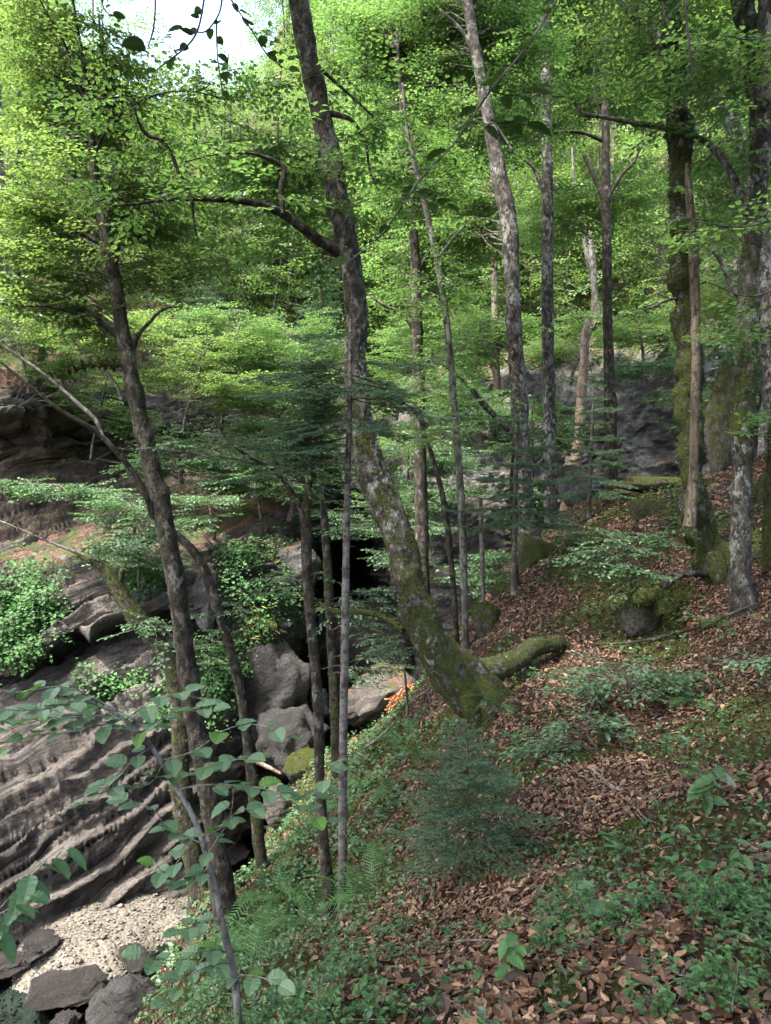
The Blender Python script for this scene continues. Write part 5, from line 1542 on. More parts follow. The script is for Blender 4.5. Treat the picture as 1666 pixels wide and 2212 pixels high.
hanging_twigs('overhanging_beech', 'blurred beech twig with big dark leaves slanting down across the top right', 'tree', (4.4, 0.9, -0.8),
              [(4.4, 0.9, -1.0), (4.42, 0.85, 1.5), (4.3, 0.8, 4.0), (4.2, 0.8, 7.0), (4.2, 0.8, 11)], [0.2, 0.17, 0.15, 0.10, 0.03],
              [dict(p=[(4.25, 0.9, 4.2, 0, 0.025), (2.2, 2.2, 3.2, 0, 0.012), (1210, -10, 6, 3.0), (1135, 105, 5, 2.95), (1060, 195, 5, 2.9), (985, 305, 4, 2.9), (900, 398, 4, 2.85), (825, 505, 3, 2.8), (760, 560, 2, 2.8)], n=30, f0=0.5, size=1.15),
               dict(p=[(1060, 195, 4, 2.9), (1090, 205, 3, 2.9), (1130, 200, 2, 2.85), (1150, 190, 2, 2.85)], n=6, size=1.3),
               dict(p=[(1010, 262, 4, 2.9), (1050, 268, 3, 2.88), (1100, 265, 2, 2.85), (1130, 268, 2, 2.85)], n=6, size=1.3),
               dict(p=[(890, 410, 4, 2.85), (900, 420, 3, 2.8), (940, 440, 2, 2.8), (960, 440, 2, 2.8)], n=6, size=1.0),
               dict(p=[(4.25, 0.9, 4.6, 0, 0.02), (2.0, 2.4, 3.6, 0, 0.015), (1480, -20, 6, 3.2), (1492, 120, 5, 3.2), (1500, 200, 3, 3.2)], n=5, f0=0.7),
               dict(p=[(4.3, 0.9, 3.4, 0, 0.02), (1700, 60, 5, 3.0), (1630, 85, 4, 3.0), (1560, 75, 3, 3.0)], n=8, f0=0.5),
               dict(p=[(4.35, 0.9, 1.8, 0, 0.02), (1690, 470, 5, 3.2), (1600, 490, 4, 3.2), (1500, 478, 3, 3.2)], n=7, f0=0.5),
               dict(p=[(4.4, 0.9, 1.2, 0, 0.02), (1690, 620, 5, 3.6), (1620, 640, 4, 3.6), (1530, 610, 3, 3.6)], n=6, f0=0.5, size=0.8)],
              0.078, 'ivy_leaf', blobs=[(np.array(c), np.array(r), n) for c, r, n in  # unseen crown, spread overhead to shade the near slope
                                          [((-1.8, -3.0, 7.0), (2.8, 2.4, 0.9), 50), ((-1.6, 0.6, 7.6), (2.6, 2.2, 0.9), 50), ((1.2, -1.6, 6.8), (2.8, 2.4, 0.9), 50), ((4.0, -1.2, 7.0), (2.6, 2.4, 1.0), 40),
                                           ((2.0, 1.8, 7.2), (2.4, 2.0, 0.9), 40), ((0.4, 4.4, 8.6), (2.6, 2.2, 0.9), 44), ((4.4, 3.4, 8.0), (2.6, 2.4, 1.0), 40), ((6.5, 1.0, 7.6), (2.4, 2.4, 1.0), 30)]], seed=71)
hanging_twigs('overhanging_maple', 'twig with dark blurred leaves dangling into the sky gap at the top left', 'tree', (-5.6, 2.2, -9.0),
              [(-5.6, 2.2, -9.3), (-5.5, 2.2, -4.0), (-5.3, 2.1, 2.0), (-5.2, 2.2, 6.0), (-5.1, 2.3, 10.0)], [0.24, 0.2, 0.16, 0.10, 0.03],
              [dict(p=[(-5.2, 2.2, 5.6, 0, 0.022), (-2.85, 1.9, 4.6, 0, 0.012), (-1.9, 2.6, 3.4, 0, 0.008), (330, -60, 5, 3.6), (335, 30, 4, 3.6), (330, 70, 4, 3.6), (320, 100, 3, 3.6)], n=9, f0=0.72, size=1.2),
               dict(p=[(-2.3, 2.2, 4.4, 0, 0.01), (480, -60, 5, 4.2), (468, 40, 4, 4.2), (440, 70, 3, 4.2), (400, 60, 3, 4.2)], n=12, f0=0.5, size=1.0),
               dict(p=[(445, -20, 5, 4.2), (420, 80, 4, 4.2), (340, 150, 3, 4.2)], n=9, f0=0.2, size=0.9),
               dict(p=[(468, 40, 4, 4.2), (470, 120, 3, 4.2), (478, 180, 3, 4.2), (482, 215, 2, 4.2)], n=9, size=0.8),
               dict(p=[(480, -30, 4, 4.2), (540, 60, 3, 4.3), (590, 130, 3, 4.3), (620, 150, 2, 4.3)], n=14, size=0.9),
               dict(p=[(-2.6, 2.0, 4.4, 0, 0.01), (230, -40, 4, 3.6), (225, 20, 3, 3.6), (240, 35, 2, 3.6)], n=5, f0=0.75)],
              0.085, 'ivy_leaf', blobs=[(np.array(c), np.array(r), n) for c, r, n in [((-3.9, -0.8, 7.6), (2.4, 2.4, 0.9), 50), ((-3.8, 2.6, 8.2), (2.0, 2.0, 0.9), 40), ((-3.6, -3.0, 7.0), (2.4, 2.4, 0.9), 40), ((-7.0, 2.8, 8.4), (2.4, 2.2, 1.0), 60), ((-6.0, 4.8, 8.2), (2.0, 1.8, 0.9), 50)]], seed=73)  # unseen crown, added out of view to shade foreground and left bank

# hazel sapling reaching in from the lower left
def sapling(name, label, cat, stem, twigs, size, mat_leaf, bark='pale_twig', seed=1, lod=0, wide=0.40, group=None, jit=0.3, droop=-0.12):
    rng = np.random.default_rng(seed)
    p = np.array([P(*[a[0], a[1], a[3]]) for a in stem])
    rr = np.array([a[2] / 2 / F * a[3] for a in stem])
    base = p[0].copy()
    t = thing(name, label, cat, base, group)
    mb = MB()
    z = gz(base[0], base[1])
    if z < base[2] - 0.01:
        p = np.vstack([[base[0] + 0.02, base[1], z - 0.03], p])
        rr = np.append(rr[0] * 1.1, rr)
        base2 = p[0]
    tube(mb, p, rr, n=8, step=0.03, lump=0.08, lf=15, seed=seed)
    mb.build('stem', [M[bark]], t, base, True)
    fo = Foliage()
    for tw in twigs:
        q = np.array([P(a[0], a[1], a[2]) for a in tw[0]])
        q[1:-1] += rng.normal(0, 0.008, (len(q) - 2, 3))
        c = catmull(q, 16)
        r0 = tw[2] if len(tw) > 2 else 0.0035
        m1 = MB()
        tube(m1, c, np.linspace(r0, 0.0015, 16), n=5, step=0.03, lump=0.15, lf=30, seed=seed)
        m1.build('twig', [M[bark]], t, base, True)
        place_leaves(fo, c, int(tw[1] * 1.3), size, rng, tw[3] if len(tw) > 3 else 0.1, 1.0, jit, droop)
    m2 = MB()
    fo.into(m2, lod, wide=wide)
    m2.build('leaves', [M[mat_leaf], M[bark]], t, base)
    return t


sapling('hazel_sapling', 'pale stemmed hazel sapling with broad toothed leaves arching in at the lower left', 'sapling',
        [(508, 2122, 17, 3.0), (482, 2000, 15, 2.98), (450, 1862, 14, 2.95), (420, 1770, 12, 2.92), (370, 1682, 11, 2.9), (310, 1592, 10, 2.86), (250, 1542, 7, 2.8), (180, 1512, 5, 2.75), (110, 1500, 3, 2.7)],
        [([(345, 1645, 2.9), (415, 1620, 2.85), (500, 1572, 2.8), (575, 1572, 2.75), (612, 1605, 2.7), (606, 1632, 2.68)], 9),
         ([(385, 1705, 2.9), (430, 1695, 2.88), (505, 1702, 2.85), (590, 1712, 2.8), (640, 1728, 2.8), (700, 1778, 2.8)], 11, 0.004, 0.25),
         ([(505, 1702, 2.85), (500, 1745, 2.85), (485, 1785, 2.82), (450, 1805, 2.8)], 6),
         ([(640, 1728, 2.8), (690, 1690, 2.75), (720, 1650, 2.7), (745, 1640, 2.68)], 7),
         ([(432, 1820, 2.92), (372, 1800, 2.9), (350, 1776, 2.88), (345, 1760, 2.87), (282, 1728, 2.85)], 6),
         ([(445, 1850, 2.93), (480, 1800, 2.9), (520, 1760, 2.85), (545, 1750, 2.82)], 6),
         ([(425, 1800, 2.92), (395, 1850, 2.9), (365, 1880, 2.88), (340, 1870, 2.86)], 6),
         ([(452, 1870, 2.94), (425, 1890, 2.92), (400, 1915, 2.9), (380, 1910, 2.9)], 7),
         ([(310, 1592, 2.86), (250, 1575, 2.8), (150, 1585, 2.75), (60, 1600, 2.7), (-10, 1630, 2.65)], 12),
         ([(290, 1575, 2.85), (220, 1520, 2.8), (130, 1480, 2.75), (40, 1490, 2.7), (-30, 1480, 2.7)], 14),
         ([(250, 1542, 2.8), (160, 1550, 2.8), (80, 1560, 2.75), (-20, 1590, 2.7)], 13),
         ([(180, 1512, 2.75), (120, 1530, 2.6), (60, 1535, 2.5), (0, 1530, 2.45)], 10),
         ([(330, 1612, 2.87), (290, 1640, 2.8), (240, 1690, 2.75), (200, 1735, 2.7)], 6),
         ([(300, 1585, 2.86), (350, 1550, 2.8), (400, 1530, 2.75), (455, 1535, 2.7)], 8),
         ([(270, 1555, 2.84), (330, 1520, 2.8), (400, 1500, 2.8), (440, 1515, 2.8)], 8),
         ([(350, 1655, 2.89), (330, 1690, 2.8), (260, 1700, 2.75), (225, 1700, 2.7)], 6),
         ([(370, 1682, 2.9), (440, 1660, 2.8), (470, 1640, 2.75), (530, 1640, 2.7)], 7),
         ([(480, 2052, 2.98), (440, 2062, 2.9), (380, 2080, 2.85), (340, 2075, 2.8), (312, 2060, 2.78)], 6, 0.0035, 0.0),
         ([(495, 2080, 3.0), (450, 2090, 2.9), (400, 2120, 2.8), (370, 2160, 2.75)], 7),
         ([(505, 2110, 3.0), (560, 2110, 2.9), (600, 2125, 2.85)], 4),
         ([(475, 1980, 2.97), (420, 1990, 2.9), (390, 2010, 2.85)], 4)],
        0.080, 'hazel_leaf', seed=81, jit=0.2, droop=0.08)
sapling('hazel_sapling', 'dark drooping leaf spray cut by the left edge above the wet gravel', 'sapling',
        [(-120, 2260, 9, 2.3), (-60, 2080, 7, 2.25), (-20, 1990, 5, 2.2), (40, 1920, 4, 2.15), (100, 1860, 3, 2.1)],
        [([(40, 1920, 2.15), (90, 1870, 2.1), (135, 1830, 2.1)], 5, 0.002), ([(-40, 1990, 2.2), (20, 1960, 2.15), (60, 1930, 2.1)], 5, 0.002), ([(-20, 2010, 2.2), (10, 1990, 2.1), (30, 1950, 2.1)], 4, 0.002)],
        0.08, 'shade_leaf', seed=83, droop=-0.5, wide=0.3)


def stems_plant(name, label, cat, px, py, Y, n, h, leaf, mat_leaf, seed, wide=0.33, lod=1, group=None, spread=0.06, per=8, up=0.25):
    rng = np.random.default_rng(seed)
    b = on_ground(px, py, Y)
    t = thing(name, label, cat, b, group)
    fo = Foliage()
    for _ in range(n):
        x, y = b[0] + rng.normal(0, spread), b[1] + rng.normal(0, spread)
        z = gz(x, y) - 0.01
        hh = h * rng.uniform(0.6, 1.2)
        lean = rng.normal(0, 0.35, 2)
        tip = np.array([x + lean[0] * hh, y + lean[1] * hh, z + hh])
        path = limb(np.array([x, y, z]), tip, 0.0, rng, 5)
        c = catmull(path, 12)
        fo.segs(c[:-1], c[1:], np.linspace(0.0016, 0.0008, 11))
        for a in range(per):
            f = 0.25 + 0.75 * a / (per - 1)
            st = c[int(f * 11)]
            th = rng.uniform(0, 6.283)
            m_ = rng.integers(2, 5) if leaf < 0.04 else 1
            e = st + np.array([math.cos(th), math.sin(th), 0.35]) * hh * 0.22 * rng.uniform(0.4, 1.2) if m_ > 1 else st
            if m_ > 1:
                fo.segs(st[None], e[None], np.array([0.0008]))
            for w_ in range(m_):
                p0 = st + (e - st) * (w_ + 1) / m_
                t2 = th + rng.normal(0, 0.9)
                fo.leaves(p0[None], np.array([[math.cos(t2), math.sin(t2), rng.normal(up, 0.3)]]), np.array([[rng.normal(0, .4), rng.normal(-.1, .4), 1.0]]), np.array([leaf * rng.uniform(0.65, 1.2)]))
    mb = MB()
    fo.into(mb, lod, wide=wide)
    mb.build('leaves', [M[mat_leaf], M['twig']], t, b)
    return t


BB = [(545, 2150, 2.95, 'bilberry bush at the foot of the hazel stem'), (610, 2190, 2.75, 'dense bilberry bush at the bottom edge right of the hazel stem'), (690, 2160, 2.8, 'bilberry bush in the middle of the row along the bottom edge'),
      (770, 2190, 2.65, 'bilberry bush at the right end of the row along the bottom edge'), (500, 2205, 2.8, 'bilberry bush low at the bottom edge below the hazel stem'),
      (1215, 2040, 3.0, 'bilberry bush under the three large toothed leaves'), (1290, 2020, 3.05, 'tall bilberry bush in the middle of the brown leaves at lower right'), (1370, 2050, 2.95, 'bilberry bush trailing to the right of the tall one'),
      (1530, 1985, 3.0, 'bilberry bush climbing the little bank by the grey twig'), (1610, 1960, 2.95, 'leafy bilberry bush on the bank near the right edge'), (1650, 2050, 2.7, 'bilberry bush cut by the right edge'), (1580, 2060, 2.8, 'bilberry bush on the bank just above the large curled leaves'),
      (1440, 2170, 2.45, 'bilberry bush among large curled leaves at the bottom edge'), (1530, 2180, 2.4, 'bilberry bush at the bottom right beside a dead stick'), (1600, 2200, 2.35, 'low bilberry bush in the bottom right corner')]
for k, (px, py, Y, lb) in enumerate(BB):
    stems_plant('bilberry_bush', lb, 'shrub', px, py, Y, 11 if py < 2100 or px < 900 else 8, 0.17, 0.024, 'bilberry_leaf', 400 + k, group='bilberry bushes at the bottom', spread=0.085, per=9)
stems_plant('leafy_herb', 'herb with long broad drooping leaves standing in the litter near the right edge', 'plant', 1505, 1800, 4.3, 1, 0.42, 0.155, 'ivy_leaf', 421, 0.2, 0, per=11, up=-0.25, spread=0.01)
stems_plant('leafy_herb', 'small pale whorled herb in the litter by the right edge', 'plant', 1605, 1760, 4.5, 1, 0.12, 0.10, 'fern_leaf', 422, 0.17, 0, per=7, up=-0.1, spread=0.01)
stems_plant('leafy_herb', 'bright herb with pointed leaves above the bottom edge beside a pale twig', 'plant', 1070, 2150, 2.8, 2, 0.17, 0.085, 'bilberry_leaf', 423, 0.3, 0, per=6, up=-0.25, spread=0.04)
stems_plant('beech_seedling', 'seedling with three large pale toothed leaves above the bilberries', 'seedling', 1260, 2010, 3.1, 1, 0.26, 0.12, 'hazel_leaf', 424, 0.33, 0, per=4, up=0.0, spread=0.01)
stems_plant('beech_seedling', 'seedling with dark oval leaves right of the three pale leaves', 'seedling', 1370, 1990, 3.1, 1, 0.2, 0.085, 'shade_leaf', 425, 0.35, 0, per=6, up=0.0, spread=0.01)
stems_plant('leafy_herb', 'herb with arching pinnate shoots between the small spruce and the leaning beech', 'plant', 1130, 1625, 6.8, 2, 0.35, 0.11, 'fern_leaf', 426, 0.2, 1, per=12, up=-0.1, spread=0.05)
stems_plant('leafy_herb', 'herb with narrow leaf rosettes right of the small spruce', 'plant', 1300, 1840, 4.4, 3, 0.12, 0.08, 'fern_leaf', 427, 0.16, 1, per=8, up=0.1, spread=0.06)
stems_plant('beech_seedling', 'small seedling in the litter above the dead grey twig', 'seedling', 1420, 1590, 6.2, 3, 0.2, 0.06, 'shade_leaf', 428, 0.33, 1, per=7, up=0.0, spread=0.1)
stems_plant('leafy_herb', 'yellowish leafy shoots arching on the little bank at lower right', 'plant', 1450, 1950, 3.4, 3, 0.22, 0.075, 'bilberry_leaf', 429, 0.24, 1, per=8, up=-0.1, spread=0.08)
stems_plant('leafy_herb', 'dark leafy shoot on the bank near the right edge', 'plant', 1590, 1900, 3.3, 2, 0.2, 0.09, 'shade_leaf', 430, 0.3, 1, per=7, up=-0.1, spread=0.06)

for k, (px, py, Y, bl, lb) in enumerate([
    (1370, 1290, 9.3, [(1340, 1170, 9.3, 0.5, .5, .25, 14), (1400, 1150, 9.3, 0.4, .4, .2, 9), (1300, 1200, 9.3, 0.4, .4, .2, 9), (1360, 1230, 9.0, 0.4, .3, .15, 8)], 'bushy blue green sapling around the little broken stump'),
    (1360, 1560, 7.3, [(1350, 1450, 7.3, 0.45, .35, .14, 13), (1290, 1470, 7.3, 0.35, .3, .1, 8), (1420, 1460, 7.4, 0.3, .3, .1, 7)], 'low sapling with flat leafy sprays in the litter below the stump'),
    (1318, 1660, 6.4, [(1250, 1560, 6.5, 0.3, .25, .08, 6), (1220, 1610, 6.4, 0.25, .2, .08, 5)], 'thin seedling leaning left by the small upright mossy stone'),
    (1040, 1500, 10.3, [(1010, 1450, 10.4, 0.3, .3, .1, 4)], 'little sapling tucked behind the swept base of the leaning beech'),
    (880, 1520, 12.5, [(870, 1390, 12.5, 0.5, .4, .12, 8), (820, 1370, 12.5, 0.4, .3, .1, 5)], 'sapling with thin flat sprays left of the leaning beech base'),
    (1660, 1480, 6.5, [(1640, 1420, 6.5, 0.3, .3, .12, 6)], 'small leafy sapling at the right edge below the lichen spotted trunk'),
    (1240, 1250, 12.5, [(1270, 1160, 12.5, 0.5, .5, .2, 9), (1210, 1120, 12.6, 0.4, .4, .15, 6)], 'blue green sapling on the brow left of the mossy boulder')]):
    tree('beech_sapling', lb, 'sapling', [(px, py, 6), (px * .6 + bl[0][0] * .4, py * .6 + bl[0][1] * .4, 5), (bl[0][0], bl[0][1], 3)], Y, 'twig', (0.2,), blobs=bl, kind='tiny', leaf='shade_leaf', lod=1, seed=500 + k, n=5, sink=0.25,
         group='beech saplings in the litter', gap=0.14, tilt=0.14)


# ------------------------------------------------------------------ ferns
def frond_mesh(seed):
    rng = np.random.default_rng(seed)
    mb = MB()
    k = 22
    t = np.linspace(0, 1, k)
    ax = np.column_stack([t * 0.92, np.zeros(k), 0.55 * t - 0.62 * t**2.2])
    for i in range(2, k):
        w = 0.19 * (math.sin(math.pi * min(1, t[i] * 0.93 + 0.10)) ** 0.8) + 0.008
        tg = unit((ax[min(i + 1, k - 1)] - ax[i - 1]))
        for sg in (-1, 1):
            d = unit(np.array([0, sg, 0]) + tg * 0.45 + np.array([0, 0, -0.12 + rng.normal(0, 0.08)]))
            # each pinna: a serrated strip of small lobes
            m_ = 5
            for a in range(m_):
                f0, f1 = a / m_, (a + 1) / m_
                ww = 0.021 * (1 - 0.75 * f0)
                c0, c1 = ax[i] + d * w * f0, ax[i] + d * w * f1
                mb.add([c0, c0 + tg * ww + d * w * 0.06, c1, c0 - tg * ww * 0.8 + d * w * 0.06], [(0, 1, 2, 3)])
    tube(mb, ax, np.linspace(0.006, 0.002, k), n=4, step=0.08, lump=0, mat=0)
    me = mb.mesh('frond', [M['fern_leaf']])
    return me


FM = [frond_mesh(900 + i) for i in range(3)]
FERNS = [(592, 1950, 9.3, .75, 'large fern with long arching fronds beside the foot of the leaning thin tree'), (640, 1925, 9.0, .7, 'fern right of the largest one on the lower bank'), (545, 2010, 8.6, .55, 'fern at the foot of the slender mottled tree'),
         (610, 2030, 8.0, .6, 'fern below the largest one on the lower bank'), (672, 1975, 8.2, .6, 'fern just left of the thin mossy tree foot'), (770, 1975, 6.7, .55, 'fern right of the grey pole foot'), (805, 1940, 6.6, .6, 'fern between the grey pole and the small spruce'),
         (835, 1880, 7.2, .5, 'fern at the edge of the ivy left of the small spruce'), (660, 1860, 11, .6, 'fern below the dark pool on the lower bank'), (700, 1790, 11.5, .6, 'fern behind the thin mossy stems low on the bank'), (760, 1760, 10.5, .6, 'fern right behind the bare grey pole'),
         (795, 1700, 10.8, .55, 'fern on the green bank right of the bare grey pole'), (870, 1610, 11.2, .6, 'fern under the arching moss bough'), (850, 1670, 9.8, .5, 'fern on the green bank left of the leaning beech base'), (905, 1590, 10, .5, 'fern nearest the left side of the leaning beech base'),
         (1500, 1500, 7.1, .55, 'single bright fern on the litter slope below the lichen spotted trunk'), (1553, 1268, 8.4, .4, 'small fern growing at the swept elbow of the mossy trunk'), (1520, 1700, 5.2, .25, 'tiny fern among long leaved herbs near the right edge'),
         (540, 2120, 5.2, .4, 'fern behind the hazel stem foot'), (440, 2170, 6.6, .45, 'fern on the overhung bank left of the hazel stem'), (600, 2090, 6.4, .45, 'fern right of the hazel stem in red leaves'), (1235, 1950, 3.5, .2, 'small fern beside the three large toothed leaves'),
         (30, 1370, 16.8, .8, 'fern hanging on the rock lip at the left edge'), (1080, 1560, 8.2, .4, 'fern growing right beside the foot of the leaning beech'), (1030, 1600, 7.8, .35, 'fern just below the leaning beech foot'), (450, 1460, 17.2, .7, 'fern on the slab top right of the slender trunk')]
for k, (px, py, Y, s, lb) in enumerate(FERNS):
    rng = np.random.default_rng(950 + k)
    b = on_ground(px, py, Y) if Y < 15 else far_px(px, py)
    t = thing('fern', lb, 'fern', b, 'ferns on the banks')
    n = 8
    for a in range(n):
        o = bpy.data.objects.new('frond', FM[(a + k) % 3])
        COL.objects.link(o)
        o.parent = t
        sc = 1.3 * s * rng.uniform(0.65, 1.1)
        o.scale = (sc, sc, sc)
        o.rotation_euler = (rng.normal(0, 0.2), rng.normal(-0.15, 0.25), a * 6.283 / n + rng.normal(0, 0.3))

# ------------------------------------------------------------------ fallen wood
def stick(name, label, cat, paths, bark, seed, moss=0.0, fz=0.0, lift=0.0, n=8):
    base = P(paths[0][0][0], paths[0][0][1], paths[0][0][3])
    o = None
    for k, pa in enumerate(paths):
        p = np.array([P(a[0], a[1], a[3]) for a in pa])
        rr = np.array([a[2] / 2 / F * a[3] for a in pa])
        zz = ground_z(p[:, 0], p[:, 1])
        if lift is not None:
            p[:, 2] = np.minimum(np.maximum(p[:, 2], zz + rr * 0.5), zz + 0.35 + lift)
        mb = MB()
        v, d, ma = tube(mb, p, rr, n=n, step=0.05, lump=0.14, lf=9, moss=np.full(len(p), moss), seed=seed + k)
        if k == 0:
            base = p[0].copy()
            o = mb.build(name, [M[bark]], None, base, True)
            tag(o, label, cat)
        else:
            mb.build('twig', [M[bark]], o, base, True)
        if fz:
            m2 = MB()
            fuzz(m2, v, d, ma, fz, 0.03, np.random.default_rng(seed))
            if m2.n:
                m2.build('moss', [M['moss_fuzz']], o, base)
    return o


stick('fallen_twig', 'forked grey dead twig lying in the litter right of the small spruce', 'twig',
      [[(1275, 1660, 7, 6.0), (1308, 1695, 6, 5.7), (1353, 1735, 5, 5.3), (1390, 1800, 4, 4.9), (1425, 1865, 3, 4.5)], [(1215, 1640, 2, 6), (1250, 1672, 3, 5.9), (1303, 1695, 4, 5.7), (1338, 1718, 3.5, 5.4), (1373, 1775, 3, 5.0), (1398, 1852, 2, 4.6)],
       [(1343, 1712, 3.5, 5.5), (1423, 1707, 3, 5.5), (1503, 1735, 2.5, 5.2), (1613, 1765, 2, 5.0)]], 'pale_twig', 601, lift=-0.2)
stick('fallen_twig', 'pale bare twig with a fork lying near the bottom edge in the middle', 'twig',
      [[(935, 2042, 3, 3.4), (1000, 2032, 5, 3.3), (1100, 2066, 5, 3.2), (1160, 2090, 4, 3.1), (1210, 2112, 2, 3.0)], [(1090, 2062, 3, 3.2), (1150, 2090, 3, 3.0), (1180, 2130, 3, 2.8), (1168, 2230, 3, 2.5)]], 'dead_wood', 603, lift=0.1)
stick('fallen_twig', 'straight dead stick slanting on the little bank between the bilberries', 'twig', [[(1395, 2000, 5, 3.2), (1440, 1970, 5, 3.3), (1475, 1952, 3, 3.4)]], 'twig', 604, lift=0.1)
stick('fallen_twig', 'dead stick poking through curled leaves at the bottom right', 'twig', [[(1390, 2150, 7, 2.5), (1430, 2120, 6, 2.6), (1465, 2090, 4, 2.7)]], 'twig', 605, lift=0.05)
stick('fallen_twig', 'pale curved twig rising from the bank near the right edge', 'twig', [[(1590, 1960, 5, 3.1), (1575, 1930, 5, 3.1), (1550, 1890, 4, 3.1)]], 'pale_twig', 606, lift=0.3)
stick('fallen_branch', 'long thin fallen branch sloping across the litter in front of the lichen spotted trunk', 'branch',
      [[(1290, 1345, 4, 9.2), (1360, 1310, 6, 9.0), (1430, 1276, 7, 8.8), (1530, 1255, 7, 8.5), (1580, 1240, 6, 8.4), (1645, 1205, 4, 8.3)], [(1540, 1255, 4, 8.5), (1552, 1300, 3, 8.3), (1556, 1370, 3, 8.0)]], 'dark_bark', 607, lift=-0.28)
stick('fallen_log', 'short dark log lying between the little stump and the mossy elbow trunk', 'log', [[(1432, 1243, 15, 9.0), (1470, 1243, 14, 9.1), (1528, 1240, 14, 9.2)]], 'dark_bark', 608, lift=0.15)
stick('fallen_log', 'dead branch leaning on the green bank left of the leaning beech base', 'log', [[(890, 1530, 8, 13), (915, 1510, 8, 12.6), (945, 1485, 8, 12.2)]], 'grey_bark', 609, lift=0.3)
stick('fallen_log', 'dead branch lying on the green bank right of the grey pole', 'log', [[(786, 1618, 5, 12.2), (820, 1592, 6, 12.0), (853, 1562, 6, 12.0)]], 'grey_bark', 610, lift=0.3)
stick('fallen_log', 'dark stick lying in the litter above the mossy root', 'log', [[(1120, 1485, 8, 9.2), (1150, 1455, 8, 9.5), (1168, 1440, 7, 9.8)]], 'dark_bark', 611, lift=0.1)
stick('fallen_log', 'bleached driftwood wedged over the dark pool', 'log', [[(545, 1640, 10, 17), (575, 1655, 10, 17), (608, 1672, 6, 17)]], 'pink_wood', 612, lift=None)
stick('fallen_log', 'pale stick lying on the litter behind the lichen spotted trunk', 'log', [[(1560, 1068, 8, 11.6), (1580, 1052, 8, 11.6), (1600, 1030, 6, 11.6)]], 'grey_bark', 613, lift=0.1)
stick('broken_stump', 'little broken mossy stump leaning on the litter slope', 'stump', [[(1436, 1320, 40, 8.8), (1418, 1280, 40, 8.8), (1400, 1250, 40, 8.8), (1372, 1238, 26, 8.8)], [(1405, 1250, 14, 8.8), (1400, 1222, 10, 8.8), (1402, 1205, 4, 8.8)]], 'dark_bark', 614, moss=1.1, fz=3, lift=0.3, n=14)

# orange chips of rotten bark on the boulder
rng = np.random.default_rng(17)
mb = MB()
for _ in range(70):
    c = far_px(800, 1500) * 0 + P(rng.normal(880, 16), rng.normal(1500, 14), 0) if False else P(rng.uniform(842, 905), 0, 16.6)
    px_ = rng.uniform(840, 908)
    py_ = 1475 + abs(px_ - 885) * 0.75 + rng.uniform(0, 34)
    Y = 16.4
    c = P(px_, py_, Y)
    z = gz(c[0], c[1]) + 0.02
    c[2] = max(z, c[2])
    a = rng.uniform(-0.9, 0.9) + (1.2 if px_ > 885 else -0.7)
    d = unit(np.array([math.cos(a), rng.normal(0, .4), -math.sin(a)])) * rng.uniform(0.06, 0.16)
    b = unit(np.cross(d, rng.normal(0, 1, 3))) * 0.016
    u = unit(np.cross(d, b)) * 0.006
    mb.add([c - d - b, c + d - b * .6, c + d + b * .6, c - d + b, c - d - b + u, c + d - b * .6 + u, c + d + b * .6 + u, c - d + b + u],
           [(0, 1, 2, 3), (7, 6, 5, 4), (0, 4, 5, 1), (1, 5, 6, 2), (2, 6, 7, 3), (3, 7, 4, 0)])
m_, t_, out_ = mat('rotten_wood')
N_ = NT(t_)
g_ = N_.n('ShaderNodeNewGeometry')
N_.l(N_.pbr(N_.ramp(g_.outputs['Random Per Island'], [(0, (0.20, 0.075, 0.03)), (1, (0.42, 0.20, 0.10))]), 0.8, 0.2), out_.inputs[0])
M['chips'] = m_
o = mb.build('wood_chips', [M['chips']])
o['kind'] = 'stuff'
o['label'] = 'orange chips of rotten bark at the foot of the thin trunk'

# ------------------------------------------------------------------ litter, herbs and moss tufts on the bank
rng = np.random.default_rng(23)


def scatter(n, ymin, ymax, power, margin=1.08):
    """points on the bank in front of the camera, denser close by"""
    u = rng.uniform(0, 1, n)
    y = (ymin**power + u * (ymax**power - ymin**power)) ** (1 / power)
    x = rng.uniform(-1, 1, n) * 0.545 * y * margin
    return x, y


def ground_frame(x, y, e=0.06):
    z = ground_z(x, y)
    zx = (ground_z(x + e, y) - ground_z(x - e, y)) / (2 * e)
    zy = (ground_z(x, y + e) - ground_z(x, y - e)) / (2 * e)
    nrm = unit(np.column_stack([-zx, -zy, np.ones(len(x))]))
    return np.column_stack([x, y, z]), nrm


x, y = scatter(300000, 1.9, 21, 1.0)
gw, mw = green_w(x, y), moss_w(x, y)
bare = sstep(-0.75, -0.2, fbm(np.column_stack([x, y, np.full(len(x), 9.0)]) * 1.9, 3, 97))
keep = (rng.uniform(0, 1, len(x)) < (1 - 0.5 * gw) * (1 - 0.85 * mw) * (0.3 + 0.7 * bare))
x, y = x[keep], y[keep]
p, nrm = ground_frame(x, y)
ok = p[:, 2] > -7.9
p, nrm = p[ok], nrm[ok]
k = len(p)
nrm = unit(nrm + rng.normal(0, 0.38, (k, 3)))
tang = unit(np.cross(nrm, rng.normal(0, 1, (k, 3))))
size = np.clip(rng.lognormal(-3.48, 0.42, k), 0.010, 0.085) * np.where((p[:, 1] < 3.4) & (rng.uniform(0, 1, k) < 0.4), 1.5, 1.0) * np.clip(p[:, 1] / 9, 1, 1.5)
p = p + nrm * rng.uniform(0.0, 0.022, k)[:, None] - tang * (size * 0.5)[:, None] + np.array([0, 0, 0.006])
fo = Foliage()
fo.leaves(p, tang, nrm * np.where(rng.uniform(0, 1, k) < 0.4, -1, 1)[:, None], size)
mb = MB()
fo.into(mb, 1, wide=0.30)
o = mb.build('leaf_litter', [M['litter']])
o['kind'] = 'stuff'
o['label'] = 'red brown dead beech leaves covering the slope'
print('litter', k)

